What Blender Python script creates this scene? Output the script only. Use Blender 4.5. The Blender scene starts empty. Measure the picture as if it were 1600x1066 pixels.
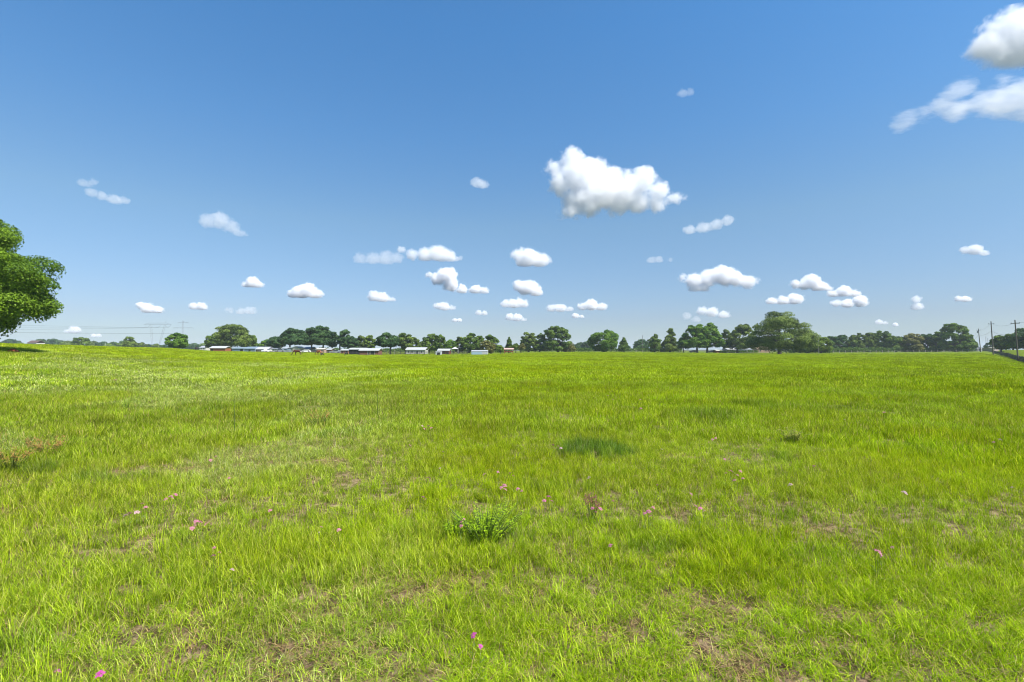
import bpy, math, random
import numpy as np
from mathutils import Vector, noise

random.seed(7)
RNG = np.random.default_rng(7)
S = bpy.context.scene
COL = S.collection

# ---------------------------------------------------------------- camera, sky, sun, exposure
F = 755.0            # focal length in photo pixels (1600 wide)
H0 = 546.0           # horizon row of the photo
CAMZ = 1.9
cam_d = bpy.data.cameras.new('camera')
cam_d.sensor_width = 36.0
cam_d.lens = 36.0 * F / 1600.0
cam_d.clip_start = 0.05
cam_d.clip_end = 120000.0
cam = bpy.data.objects.new('camera', cam_d)
COL.objects.link(cam)
cam.location = (0, 0, CAMZ)
cam.rotation_euler = (math.radians(90) + math.atan((H0 - 533.0) / F), 0, 0)
S.camera = cam

SUN_EL, SUN_AZ = math.radians(54), math.radians(122)
world = bpy.data.worlds.new("World")
S.world = world
world.use_nodes = True
wn = world.node_tree
sky = wn.nodes.new('ShaderNodeTexSky')
sky.sky_type = 'NISHITA'
sky.sun_disc = False
sky.sun_elevation = SUN_EL
sky.sun_rotation = SUN_AZ
sky.altitude = 0
sky.air_density = 1.0
sky.dust_density = 0.6
sky.ozone_density = 2.5
bg = wn.nodes['Background']
# the day's clean blue air: the sky's own colour by height above the horizon
wtc = wn.nodes.new('ShaderNodeTexCoord'); wsx = wn.nodes.new('ShaderNodeSeparateXYZ')
wrp = wn.nodes.new('ShaderNodeValToRGB'); wmx = wn.nodes.new('ShaderNodeMix')
wmx.data_type = 'RGBA'; wmx.blend_type = 'MULTIPLY'; wmx.inputs[0].default_value = 1.0
_st = [(0.0, (0.42, 0.52, 0.66)), (0.06, (0.44, 0.475, 0.595)), (0.245, (0.555, 0.665, 0.69)), (0.40, (0.46, 0.73, 0.865)), (0.56, (0.40, 0.77, 0.97)), (0.9, (0.45, 0.76, 0.95))]
_e = wrp.color_ramp.elements
while len(_e) < len(_st): _e.new(0.5)
for _el, (_p, _c) in zip(_e, _st): _el.position = _p; _el.color = (*_c, 1)
wn.links.new(wtc.outputs['Generated'], wsx.inputs[0]); wn.links.new(wsx.outputs['Z'], wrp.inputs[0])
wn.links.new(sky.outputs[0], wmx.inputs[6]); wn.links.new(wrp.outputs[0], wmx.inputs[7])
wn.links.new(wmx.outputs[2], bg.inputs[0])
bg.inputs[1].default_value = 0.12

sun_d = bpy.data.lights.new('sun', 'SUN')
sun_d.energy = 5.0
sun_d.angle = math.radians(0.53)
sun_d.color = (1.0, 0.95, 0.86)
sun = bpy.data.objects.new('sun', sun_d)
COL.objects.link(sun)
sdir = Vector((math.sin(SUN_AZ) * math.cos(SUN_EL), math.cos(SUN_AZ) * math.cos(SUN_EL), math.sin(SUN_EL)))
sun.rotation_euler = sdir.to_track_quat('Z', 'Y').to_euler()
sun.location = sdir * 60

S.view_settings.view_transform = 'Standard'
S.view_settings.look = 'None'
S.view_settings.exposure = 0.8
S.view_settings.gamma = 1.0
S.render.engine = 'CYCLES'
cy = S.cycles
cy.max_bounces = 18
cy.diffuse_bounces = 3
cy.glossy_bounces = 2
cy.transmission_bounces = 4
cy.transparent_max_bounces = 12
cy.volume_bounces = 18
cy.filter_width = 1.1
cy.volume_step_rate = 0.45
cy.use_denoising = True
try:
    cy.denoiser = 'OPENIMAGEDENOISE'
    cy.denoising_prefilter = 'ACCURATE'
except Exception:
    pass
S.render.film_transparent = False

# ---------------------------------------------------------------- helpers
def tag(o, label=None, cat=None, group=None, kind=None):
    if label: o['label'] = label
    if cat: o['category'] = cat
    if group: o['group'] = group
    if kind: o['kind'] = kind
    return o

def empty(name, loc, rz=0.0):
    o = bpy.data.objects.new(name, None)
    o.empty_display_size = 0.2
    COL.objects.link(o)
    o.location = loc
    o.rotation_euler = (0, 0, rz)
    return o

def raw_mesh(name, V, faces_flat, sizes, mats=None, mat_idx=None, smooth=False):
    """mesh from numpy arrays: V (n,3), flat vertex indices and face sizes"""
    me = bpy.data.meshes.new(name)
    V = np.asarray(V, dtype=np.float32)
    ff = np.asarray(faces_flat, dtype=np.int32)
    sz = np.asarray(sizes, dtype=np.int32)
    me.vertices.add(len(V)); me.vertices.foreach_set('co', V.ravel())
    me.loops.add(len(ff)); me.loops.foreach_set('vertex_index', ff)
    st = np.zeros(len(sz), dtype=np.int32); st[1:] = np.cumsum(sz)[:-1]
    me.polygons.add(len(sz)); me.polygons.foreach_set('loop_start', st)
    try: me.polygons.foreach_set('loop_total', sz)
    except Exception: pass
    if smooth: me.polygons.foreach_set('use_smooth', np.ones(len(sz), dtype=bool))
    for m in (mats or []): me.materials.append(m)
    if mat_idx is not None: me.polygons.foreach_set('material_index', np.asarray(mat_idx, dtype=np.int32))
    me.update(calc_edges=True)
    return me

def link(name, me, parent=None):
    o = bpy.data.objects.new(name, me)
    COL.objects.link(o)
    if parent: o.parent = parent
    return o

class MB:
    """collects simple solids and links them as one mesh object"""
    def __init__(s): s.v = []; s.f = []; s.m = []
    def add(s, vs, fs, mi=0):
        b = len(s.v); s.v += [tuple(x) for x in vs]
        for f in fs: s.f.append(tuple(i + b for i in f)); s.m.append(mi)
    def box(s, x0, x1, y0, y1, z0, z1, mi=0):
        s.add([(x0,y0,z0),(x1,y0,z0),(x1,y1,z0),(x0,y1,z0),(x0,y0,z1),(x1,y0,z1),(x1,y1,z1),(x0,y1,z1)],
              [(0,3,2,1),(4,5,6,7),(0,1,5,4),(1,2,6,5),(2,3,7,6),(3,0,4,7)], mi)
    def tube(s, pts, rad, n=6, mi=0):
        pts = [Vector(p) for p in pts]
        if not hasattr(rad, '__len__'): rad = [rad] * len(pts)
        vs = []; fs = []
        for i, p in enumerate(pts):
            d = (pts[min(i+1, len(pts)-1)] - pts[max(i-1, 0)]).normalized()
            a = d.cross(Vector((0, 0, 1)) if abs(d.z) < 0.9 else Vector((1, 0, 0))).normalized()
            b = d.cross(a)
            for k in range(n):
                an = 2 * math.pi * k / n
                vs.append(p + (a * math.cos(an) + b * math.sin(an)) * rad[i])
        for i in range(len(pts) - 1):
            for k in range(n):
                fs.append((i*n+k, i*n+(k+1) % n, (i+1)*n+(k+1) % n, (i+1)*n+k))
        fs.append(tuple(range(n-1, -1, -1))); fs.append(tuple((len(pts)-1)*n + k for k in range(n)))
        s.add(vs, fs, mi)
    def prism(s, prof, axis, a0, a1, mi=0):
        """profile in (u,z) extruded along 'x' or 'y' """
        n = len(prof)
        P = (lambda u, z, a: (a, u, z)) if axis == 'x' else (lambda u, z, a: (u, a, z))
        vs = [P(u, z, a0) for u, z in prof] + [P(u, z, a1) for u, z in prof]
        fs = [(i, (i+1) % n, n+(i+1) % n, n+i) for i in range(n)]
        fs += [tuple(range(n-1, -1, -1)), tuple(range(n, 2*n))]
        s.add(vs, fs, mi)
    def build(s, name, mat, parent=None, smooth=False):
        me = bpy.data.meshes.new(name)
        me.from_pydata(s.v, [], s.f)
        for m in (mat if isinstance(mat, (list, tuple)) else [mat]): me.materials.append(m)
        me.polygons.foreach_set('material_index', s.m)
        if smooth: me.polygons.foreach_set('use_smooth', [True] * len(s.f))
        me.update()
        import bmesh
        bm = bmesh.new(); bm.from_mesh(me); bmesh.ops.recalc_face_normals(bm, faces=bm.faces); bm.to_mesh(me); bm.free()
        return link(name, me, parent)

# smooth value noise on a lattice
_L = RNG.random((256, 256))
def vnoise(x, y, seed=0):
    x = np.asarray(x, float) + seed * 17.31; y = np.asarray(y, float) + seed * 9.77
    xi = np.floor(x).astype(int); yi = np.floor(y).astype(int)
    fx = x - xi; fy = y - yi
    fx = fx*fx*(3-2*fx); fy = fy*fy*(3-2*fy)
    g = lambda a, b: _L[a % 256, b % 256]
    return (g(xi, yi)*(1-fx)*(1-fy) + g(xi+1, yi)*fx*(1-fy) + g(xi, yi+1)*(1-fx)*fy + g(xi+1, yi+1)*fx*fy)
def fbm(x, y, oct=4, seed=0):
    t = 0; a = 0.5; s = 0
    for i in range(oct):
        t = t + a * vnoise(x * 2**i, y * 2**i, seed + i * 3); s += a; a *= 0.5
    return t / s
def sstep(a, b, x):
    t = np.clip((x - a) / (b - a), 0, 1); return t*t*(3-2*t)

# ---------------------------------------------------------------- terrain
TT = np.array([  # photo column: depth and row of the field's edge, then of the ground behind it
 (-300, 60, 536.5, 220, 546), (0, 75, 538.5, 220, 545), (100, 85, 541.0, 220, 545), (200, 120, 543.7, 240, 546),
 (260, 150, 544.5, 260, 547), (330, 190, 549.0, 300, 548), (400, 190, 550.6, 300, 549), (500, 180, 552.5, 300, 549.5),
 (560, 165, 555.4, 260, 551), (700, 155, 556.0, 260, 551), (780, 165, 554.5, 260, 551.5), (850, 220, 551.5, 300, 550),
 (950, 280, 550.2, 420, 549), (1100, 300, 551, 450, 549), (1190, 205, 553.5, 300, 551), (1300, 280, 551.7, 420, 549.5),
 (1500, 300, 550, 500, 548.5), (1535, 310, 549.2, 500, 548), (1550, 290, 551, 380, 548.3), (1562, 204, 555.6, 270, 547.5),
 (1575, 150, 560.4, 220, 547.2), (1600, 113, 567, 200, 547), (1900, 105, 569, 200, 546)], float)
def tz(X, Y):
    X = np.asarray(X, float); Y = np.asarray(Y, float)
    Yc = np.maximum(Y, 3.0)
    px = np.clip(800 + F * X / Yc, -300, 1900)
    D1, B1, D2, B2 = [np.interp(px, TT[:, 0], TT[:, i]) for i in (1, 2, 3, 4)]
    z1 = CAMZ - (B1 - H0) / F * D1
    z2 = CAMZ - (B2 - H0) / F * D2
    z3 = -0.5
    a = sstep(0.12, 1.0, Y / D1)
    b = sstep(0.0, 1.0, (Y - D1) / (D2 - D1))
    c = sstep(0.0, 1.0, (Y - D2 * 1.6) / 600.0)
    z = z1 * a * (1 - b) + z2 * b
    z = z * (1 - c) + z3 * c
    r = np.sqrt(X*X + Y*Y)
    bump = (fbm(X / 2.3, Y / 2.3, 3, 5) - 0.5) * 0.10 * np.clip(r / 6, 0.35, 1) * (1 - sstep(60, 140, r))
    return z + bump
def tz1(x, y): return float(tz(np.array([x]), np.array([y]))[0])
def gx(px, D): return (px - 800) / F * D
def gz(py, D): return CAMZ - (py - H0) / F * D

# named patches of the meadow (x, y, radius x, radius y)
def px2g(px, py):
    Y = CAMZ * F / (py - H0); return (px - 800) / F * Y, Y
def blob(X, Y, px, py, wpx, hm):
    x, y = px2g(px, py); rx = wpx / F * y / 2
    d = ((X - x) / rx)**2 + ((Y - y) / hm)**2 + (fbm(X*3, Y*3, 3, 9) - 0.5) * 2.2
    return 1 - sstep(0.25, 1.35, d)
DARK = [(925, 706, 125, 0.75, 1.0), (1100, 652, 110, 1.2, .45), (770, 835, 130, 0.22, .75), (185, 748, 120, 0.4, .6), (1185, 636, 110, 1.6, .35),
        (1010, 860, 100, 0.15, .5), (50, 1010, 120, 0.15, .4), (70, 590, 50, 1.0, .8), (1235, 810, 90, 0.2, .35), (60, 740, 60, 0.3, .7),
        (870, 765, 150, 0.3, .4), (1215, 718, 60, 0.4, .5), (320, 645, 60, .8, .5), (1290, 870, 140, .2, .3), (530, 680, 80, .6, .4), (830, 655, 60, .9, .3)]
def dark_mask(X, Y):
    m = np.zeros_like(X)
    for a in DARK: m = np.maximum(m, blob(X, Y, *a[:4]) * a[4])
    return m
BARE = [(700, 915, 330, 0.24), (930, 990, 170, 0.12), (1150, 1035, 130, 0.09), (1010, 870, 260, 0.16), (1140, 940, 190, .15),
        (240, 975, 60, .06), (1480, 1050, 180, .1), (340, 1035, 70, .06), (250, 738, 170, .35), (70, 700, 70, .4), (20, 805, 60, .3),
        (430, 1020, 80, .07), (1270, 825, 60, .12), (670, 1058, 100, .08), (1350, 960, 200, .12), (1060, 715, 80, .25), (500, 725, 110, .3)]
def bare_mask(X, Y):
    m = np.zeros_like(X)
    for a in BARE: m = np.maximum(m, blob(X, Y, *a))
    r = np.sqrt(X*X + Y*Y)
    g = sstep(0.57, 0.72, fbm(X*1.1, Y*1.1, 4, 21)) * (1 - sstep(3.5, 7, r)) * 0.6
    return np.maximum(m * 0.95, g)
def pale_mask(X, Y):      # thin greyish grass, mostly on the left
    px = 800 + F * X / np.maximum(Y, 1.0)
    side = 1 - sstep(300, 760, px)
    return np.clip(sstep(0.42, 0.62, fbm(X / 3.2, Y / 5.0, 4, 33)) * (0.12 + 0.9 * side * (1 - sstep(45, 70, Y))) + side * .25 * (1 - sstep(45, 70, Y)), 0, 1)

# ---------------------------------------------------------------- materials
def new_mat(name):
    m = bpy.data.materials.new(name); m.use_nodes = True
    nt = m.node_tree; nt.nodes.clear()
    out = nt.nodes.new('ShaderNodeOutputMaterial')
    return m, nt, out
def N(nt, t, **kw):
    n = nt.nodes.new(t)
    for k, v in kw.items(): setattr(n, k, v)
    return n
def ramp(nt, stops):
    r = nt.nodes.new('ShaderNodeValToRGB'); e = r.color_ramp.elements
    while len(e) < len(stops): e.new(0.5)
    for el, (p, c) in zip(e, stops): el.position = p; el.color = (*c, 1)
    return r
def simple(name, col, rough=0.7, var=0.15, scale=3.0, metal=0.0, streak=None, bump=0.0):
    m, nt, out = new_mat(name)
    p = N(nt, 'ShaderNodeBsdfPrincipled'); p.inputs['Roughness'].default_value = rough; p.inputs['Metallic'].default_value = metal
    tc = N(nt, 'ShaderNodeTexCoord'); mp = N(nt, 'ShaderNodeMapping')
    mp.inputs['Scale'].default_value = streak or (1, 1, 1)
    nz = N(nt, 'ShaderNodeTexNoise'); nz.inputs['Scale'].default_value = scale; nz.inputs['Detail'].default_value = 6
    r = ramp(nt, [(0.3, tuple(c * (1 - var) for c in col)), (0.7, tuple(min(1, c * (1 + var)) for c in col))])
    nt.links.new(tc.outputs['Object'], mp.inputs[0]); nt.links.new(mp.outputs[0], nz.inputs['Vector'])
    nt.links.new(nz.outputs['Fac'], r.inputs[0]); nt.links.new(r.outputs[0], p.inputs['Base Color'])
    if bump:
        b = N(nt, 'ShaderNodeBump'); b.inputs['Strength'].default_value = bump
        nt.links.new(nz.outputs['Fac'], b.inputs['Height']); nt.links.new(b.outputs[0], p.inputs['Normal'])
    nt.links.new(p.outputs[0], out.inputs[0])
    return m

def leafy(name, dark, light, rough=0.5, trans=0.35, attr='tone', inst=False, extra=None, spec=0.3):
    """leaf or blade material: colour from a per-face tone, plus translucency"""
    m, nt, out = new_mat(name)
    at = N(nt, 'ShaderNodeAttribute', attribute_name=attr)
    r = ramp(nt, [(0.0, dark), (1.0, light)] if extra is None else extra)
    nt.links.new(at.outputs['Fac'], r.inputs[0])
    col = r.outputs[0]
    if inst:
        ai = N(nt, 'ShaderNodeAttribute', attribute_name='tint', attribute_type='INSTANCER')
        mx = N(nt, 'ShaderNodeMix', data_type='RGBA', blend_type='MULTIPLY'); mx.inputs[0].default_value = 1.0
        nt.links.new(col, mx.inputs[6]); nt.links.new(ai.outputs['Color'], mx.inputs[7])
        # grass is never bluish: blue stays below half of green
        sp = N(nt, 'ShaderNodeSeparateColor'); nt.links.new(mx.outputs[2], sp.inputs[0])
        hf = N(nt, 'ShaderNodeMath', operation='MULTIPLY'); nt.links.new(sp.outputs[1], hf.inputs[0]); hf.inputs[1].default_value = .42
        mn = N(nt, 'ShaderNodeMath', operation='MINIMUM'); nt.links.new(sp.outputs[2], mn.inputs[0]); nt.links.new(hf.outputs[0], mn.inputs[1])
        cb = N(nt, 'ShaderNodeCombineColor'); nt.links.new(sp.outputs[0], cb.inputs[0]); nt.links.new(sp.outputs[1], cb.inputs[1]); nt.links.new(mn.outputs[0], cb.inputs[2]); col = cb.outputs[0]
    p = N(nt, 'ShaderNodeBsdfPrincipled'); p.inputs['Roughness'].default_value = rough
    p.inputs['Specular IOR Level'].default_value = spec
    tr = N(nt, 'ShaderNodeBsdfTranslucent')
    ms = N(nt, 'ShaderNodeMixShader'); ms.inputs[0].default_value = trans
    nt.links.new(col, p.inputs['Base Color']); nt.links.new(col, tr.inputs[0])
    nt.links.new(p.outputs[0], ms.inputs[1]); nt.links.new(tr.outputs[0], ms.inputs[2])
    nt.links.new(ms.outputs[0], out.inputs[0])
    return m

def ground_mat():
    m, nt, out = new_mat('meadow_ground')
    tc = N(nt, 'ShaderNodeTexCoord')
    geo = N(nt, 'ShaderNodeNewGeometry')
    # far meadow colour
    n1 = N(nt, 'ShaderNodeTexNoise'); n1.inputs['Scale'].default_value = 0.05; n1.inputs['Detail'].default_value = 8
    n2 = N(nt, 'ShaderNodeTexNoise'); n2.inputs['Scale'].default_value = 0.9; n2.inputs['Detail'].default_value = 9; n2.inputs['Roughness'].default_value = 0.7
    n3 = N(nt, 'ShaderNodeTexNoise'); n3.inputs['Scale'].default_value = 9; n3.inputs['Detail'].default_value = 8; n3.inputs['Roughness'].default_value = 0.75
    for n in (n1, n2, n3): nt.links.new(tc.outputs['Object'], n.inputs['Vector'])
    r1 = ramp(nt, [(0.36, (0.092, 0.135, 0.003)), (0.52, (0.120, 0.162, 0.003)), (0.66, (0.148, 0.180, 0.004))])
    r2 = ramp(nt, [(0.35, (0.072, 0.115, 0.003)), (0.5, (0.115, 0.158, 0.003)), (0.68, (0.160, 0.195, 0.006))])
    nt.links.new(n1.outputs['Fac'], r1.inputs[0]); nt.links.new(n2.outputs['Fac'], r2.inputs[0])
    mx = N(nt, 'ShaderNodeMix', data_type='RGBA'); mx.inputs[0].default_value = 0.5
    nt.links.new(r1.outputs[0], mx.inputs[6]); nt.links.new(r2.outputs[0], mx.inputs[7])
    # thatch and soil under the grass, near where one can see between the blades
    r3 = ramp(nt, [(0.3, (0.022, 0.016, 0.008)), (0.46, (0.12, 0.08, 0.042)), (0.58, (0.34, 0.235, 0.15)), (0.72, (0.50, 0.36, 0.25))])
    nt.links.new(n3.outputs['Fac'], r3.inputs[0])
    at = N(nt, 'ShaderNodeAttribute', attribute_name='cover')
    mix = N(nt, 'ShaderNodeMix', data_type='RGBA')
    nt.links.new(at.outputs['Fac'], mix.inputs[0]); nt.links.new(r3.outputs[0], mix.inputs[6]); nt.links.new(mx.outputs[2], mix.inputs[7])
    # beyond the farm the country is mixed woods and dry pasture
    af = N(nt, 'ShaderNodeAttribute', attribute_name='country')
    mfar = N(nt, 'ShaderNodeMix', data_type='RGBA'); mfar.inputs[7].default_value = (0.085, 0.095, 0.055, 1)
    nt.links.new(af.outputs['Fac'], mfar.inputs[0]); nt.links.new(mix.outputs[2], mfar.inputs[6])
    p = N(nt, 'ShaderNodeBsdfPrincipled'); p.inputs['Roughness'].default_value = 0.9; p.inputs['Specular IOR Level'].default_value = 0.1
    nt.links.new(mfar.outputs[2], p.inputs['Base Color'])
    b = N(nt, 'ShaderNodeBump'); b.inputs['Strength'].default_value = 0.9; b.inputs['Distance'].default_value = 0.06
    nt.links.new(n3.outputs['Fac'], b.inputs['Height']); nt.links.new(b.outputs[0], p.inputs['Normal'])
    nt.links.new(p.outputs[0], out.inputs[0])
    return m
M_ground = ground_mat()
M_blade = leafy('grass_blade', None, None, trans=0.30, inst=True, rough=0.6, spec=0.03,
    extra=[(0.0, (0.058, 0.125, 0.003)), (0.35, (0.215, 0.335, 0.003)), (0.7, (0.395, 0.495, 0.005)), (0.86, (0.55, 0.59, 0.035)), (0.93, (0.52, 0.42, 0.11)), (1.0, (0.46, 0.31, 0.11))])
M_dry = leafy('dry_blade', None, None, trans=0.2, inst=True, rough=0.6,
    extra=[(0.0, (0.12, 0.07, 0.035)), (0.4, (0.30, 0.20, 0.12)), (0.75, (0.46, 0.34, 0.22)), (1.0, (0.34, 0.36, 0.06))])

def bark_mat():
    m, nt, out = new_mat('bark')
    tc = N(nt, 'ShaderNodeTexCoord'); mp = N(nt, 'ShaderNodeMapping'); mp.inputs['Scale'].default_value = (6, 6, 1.2)
    n = N(nt, 'ShaderNodeTexNoise'); n.inputs['Scale'].default_value = 2; n.inputs['Detail'].default_value = 8
    r = ramp(nt, [(0.3, (0.035, 0.028, 0.022)), (0.7, (0.16, 0.135, 0.11))])
    b = N(nt, 'ShaderNodeBump'); b.inputs['Strength'].default_value = 0.8
    p = N(nt, 'ShaderNodeBsdfPrincipled'); p.inputs['Roughness'].default_value = 0.9
    nt.links.new(tc.outputs['Object'], mp.inputs[0]); nt.links.new(mp.outputs[0], n.inputs['Vector'])
    nt.links.new(n.outputs['Fac'], r.inputs[0]); nt.links.new(n.outputs['Fac'], b.inputs['Height'])
    nt.links.new(r.outputs[0], p.inputs['Base Color']); nt.links.new(b.outputs[0], p.inputs['Normal'])
    nt.links.new(p.outputs[0], out.inputs[0])
    return m
M_bark = bark_mat()

# ---------------------------------------------------------------- ground sheet
def build_ground():
    rad = [0.0] + list(np.geomspace(0.6, 5000, 230))
    ang = np.concatenate([np.linspace(-60, 60, 361), np.linspace(60, 300, 61)[1:-1]])
    A = np.radians(ang)
    R = np.array(rad[1:])
    RR, AA = np.meshgrid(R, A, indexing='ij')
    X = (RR * np.sin(AA)).ravel(); Y = (RR * np.cos(AA)).ravel()
    X = np.concatenate([[0.0], X]); Y = np.concatenate([[0.0], Y])
    Z = tz(X, Y)
    V = np.stack([X, Y, Z], 1)
    na = len(A); nr = len(R)
    i, j = np.meshgrid(np.arange(nr - 1), np.arange(na), indexing='ij')
    j2 = (j + 1) % na
    a = 1 + i * na + j; b = 1 + i * na + j2; c = 1 + (i + 1) * na + j2; d = 1 + (i + 1) * na + j
    quads = np.stack([a, d, c, b], -1).reshape(-1, 4)
    jj = np.arange(na)
    tris = np.stack([np.zeros(na, int), 1 + jj, 1 + (jj + 1) % na], -1)
    ff = np.concatenate([quads.ravel(), tris.ravel()]); sz = np.concatenate([np.full(len(quads), 4), np.full(len(tris), 3)])
    me = raw_mesh('ground', V, ff, sz, [M_ground], smooth=True)
    r = np.sqrt(X*X + Y*Y)
    cover = 0.15 + 0.85 * sstep(5, 28, r)
    cover = np.clip(cover - 0.75 * bare_mask(X, Y) * (r < 30), 0, 1)
    at = me.attributes.new('cover', 'FLOAT', 'POINT'); at.data.foreach_set('value', cover.astype(np.float32))
    at = me.attributes.new('country', 'FLOAT', 'POINT'); at.data.foreach_set('value', sstep(380, 620, r).astype(np.float32))
    o = link('ground', me)
    # normals up
    if me.polygons[10].normal.z < 0: me.flip_normals()
    tag(o, 'bright green meadow running flat to the tree line', 'meadow', kind='structure')
build_ground()

# ---------------------------------------------------------------- grass
def tuft_mesh(name, nbl, radius, hmin, hmax, w, mat, lean=0.5, seg=3, flat=0.0, tone=(0.1, 0.9), strawp=0.06, seed=0):
    g = np.random.default_rng(seed)
    V = []; FF = []; SZ = []; T = []
    ang = g.random(nbl) * 2*np.pi; rr = radius * np.sqrt(g.random(nbl))
    bx = rr*np.cos(ang); by = rr*np.sin(ang)
    h = hmin + (hmax - hmin) * g.random(nbl)**1.3
    la = g.random(nbl) * 2*np.pi; ll = lean * (0.25 + g.random(nbl)) * h
    wa = la + np.pi/2 + (g.random(nbl) - .5) * 1.2
    ww = w * (0.6 + 0.8 * g.random(nbl))
    tn = np.clip(tone[0] + (tone[1] - tone[0]) * g.random(nbl), 0, 0.84)
    tn = np.where(g.random(nbl) < strawp, 0.9 + 0.1 * g.random(nbl), tn)
    base = 0
    for i in range(nbl):
        for k in range(seg + 1):
            t = k / seg
            d = ll[i] * t**2
            z = h[i] * (t * (1 - flat) - 0.25 * lean * t**3 * (1 if lean > .6 else .4)) + 0.004
            cx = bx[i] + d*np.cos(la[i]) + flat * h[i] * t * np.cos(la[i]); cyy = by[i] + d*np.sin(la[i]) + flat * h[i] * t * np.sin(la[i])
            hw = 0.5 * ww[i] * (1 - t**1.8)
            ox = hw*np.cos(wa[i]); oy = hw*np.sin(wa[i])
            if k < seg:
                V += [(cx-ox, cyy-oy, z), (cx+ox, cyy+oy, z)]
            else:
                V += [(cx, cyy, z)]
        for k in range(seg - 1):
            b = base + 2*k; FF += [b, b+1, b+3, b+2]; SZ.append(4); T.append(tn[i])
        b = base + 2*(seg-1); FF += [b, b+1, b+2]; SZ.append(3); T.append(tn[i])
        base += 2*seg + 1
    me = raw_mesh(name, np.array(V), FF, SZ, [mat])
    at = me.attributes.new('tone', 'FLOAT', 'FACE'); at.data.foreach_set('value', np.array(T, dtype=np.float32))
    return bpy.data.objects.new(name, me)

def scatter(name, X, Y, idx, scale, rot, tint, tilt, protos, label, dz=0.0):
    coll = bpy.data.collections.new(name + '_kinds')
    for p in protos: coll.objects.link(p)
    Z = tz(X, Y) + dz
    n = len(X)
    me = bpy.data.meshes.new(name)
    me.vertices.add(n); me.vertices.foreach_set('co', np.stack([X, Y, Z], 1).astype(np.float32).ravel())
    def at(nm, ty, data, key):
        a = me.attributes.new(nm, ty, 'POINT'); a.data.foreach_set(key, np.asarray(data).ravel())
    at('kind_index', 'INT', idx.astype(np.int32), 'value')
    at('size', 'FLOAT_VECTOR', scale.astype(np.float32), 'vector')
    at('turn', 'FLOAT_VECTOR', np.stack([tilt[:, 0], tilt[:, 1], rot], 1).astype(np.float32), 'vector')
    at('tint', 'FLOAT_VECTOR', tint.astype(np.float32), 'vector')
    o = link(name, me)
    ng = bpy.data.node_groups.new(name + '_scatter', 'GeometryNodeTree')
    ng.interface.new_socket('Geometry', in_out='INPUT', socket_type='NodeSocketGeometry')
    ng.interface.new_socket('Geometry', in_out='OUTPUT', socket_type='NodeSocketGeometry')
    gi = ng.nodes.new('NodeGroupInput'); go = ng.nodes.new('NodeGroupOutput')
    ci = ng.nodes.new('GeometryNodeCollectionInfo'); ci.inputs['Collection'].default_value = coll
    ci.inputs['Separate Children'].default_value = True; ci.inputs['Reset Children'].default_value = True
    ip = ng.nodes.new('GeometryNodeInstanceOnPoints'); ip.inputs['Pick Instance'].default_value = True
    def na(nm, ty):
        a = ng.nodes.new('GeometryNodeInputNamedAttribute'); a.data_type = ty; a.inputs['Name'].default_value = nm
        return a.outputs['Attribute']
    e2r = ng.nodes.new('FunctionNodeEulerToRotation')
    L = ng.links.new
    L(gi.outputs[0], ip.inputs['Points']); L(ci.outputs[0], ip.inputs['Instance'])
    L(na('kind_index', 'INT'), ip.inputs['Instance Index'])
    L(na('turn', 'FLOAT_VECTOR'), e2r.inputs[0]); L(e2r.outputs[0], ip.inputs['Rotation'])
    L(na('size', 'FLOAT_VECTOR'), ip.inputs['Scale'])
    L(ip.outputs[0], go.inputs[0])
    md = o.modifiers.new('scatter', 'NODES'); md.node_group = ng
    tag(o, label, 'grass', kind='stuff')
    return o

def ring_points(r0, r1, dens, half=50.0, power=0.0):
    """random points in the view wedge between two radii; power>0 thins density with distance"""
    a = math.radians(half)
    area = a * (r1*r1 - r0*r0)
    n = int(area * dens)
    r = np.sqrt(RNG.random(n) * (r1*r1 - r0*r0) + r0*r0); t = (RNG.random(n)*2 - 1) * a
    keep = RNG.random(n) < (r0 / r)**power if power else np.ones(n, bool)
    r = r[keep]; t = t[keep]
    return r*np.sin(t), r*np.cos(t)

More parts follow.
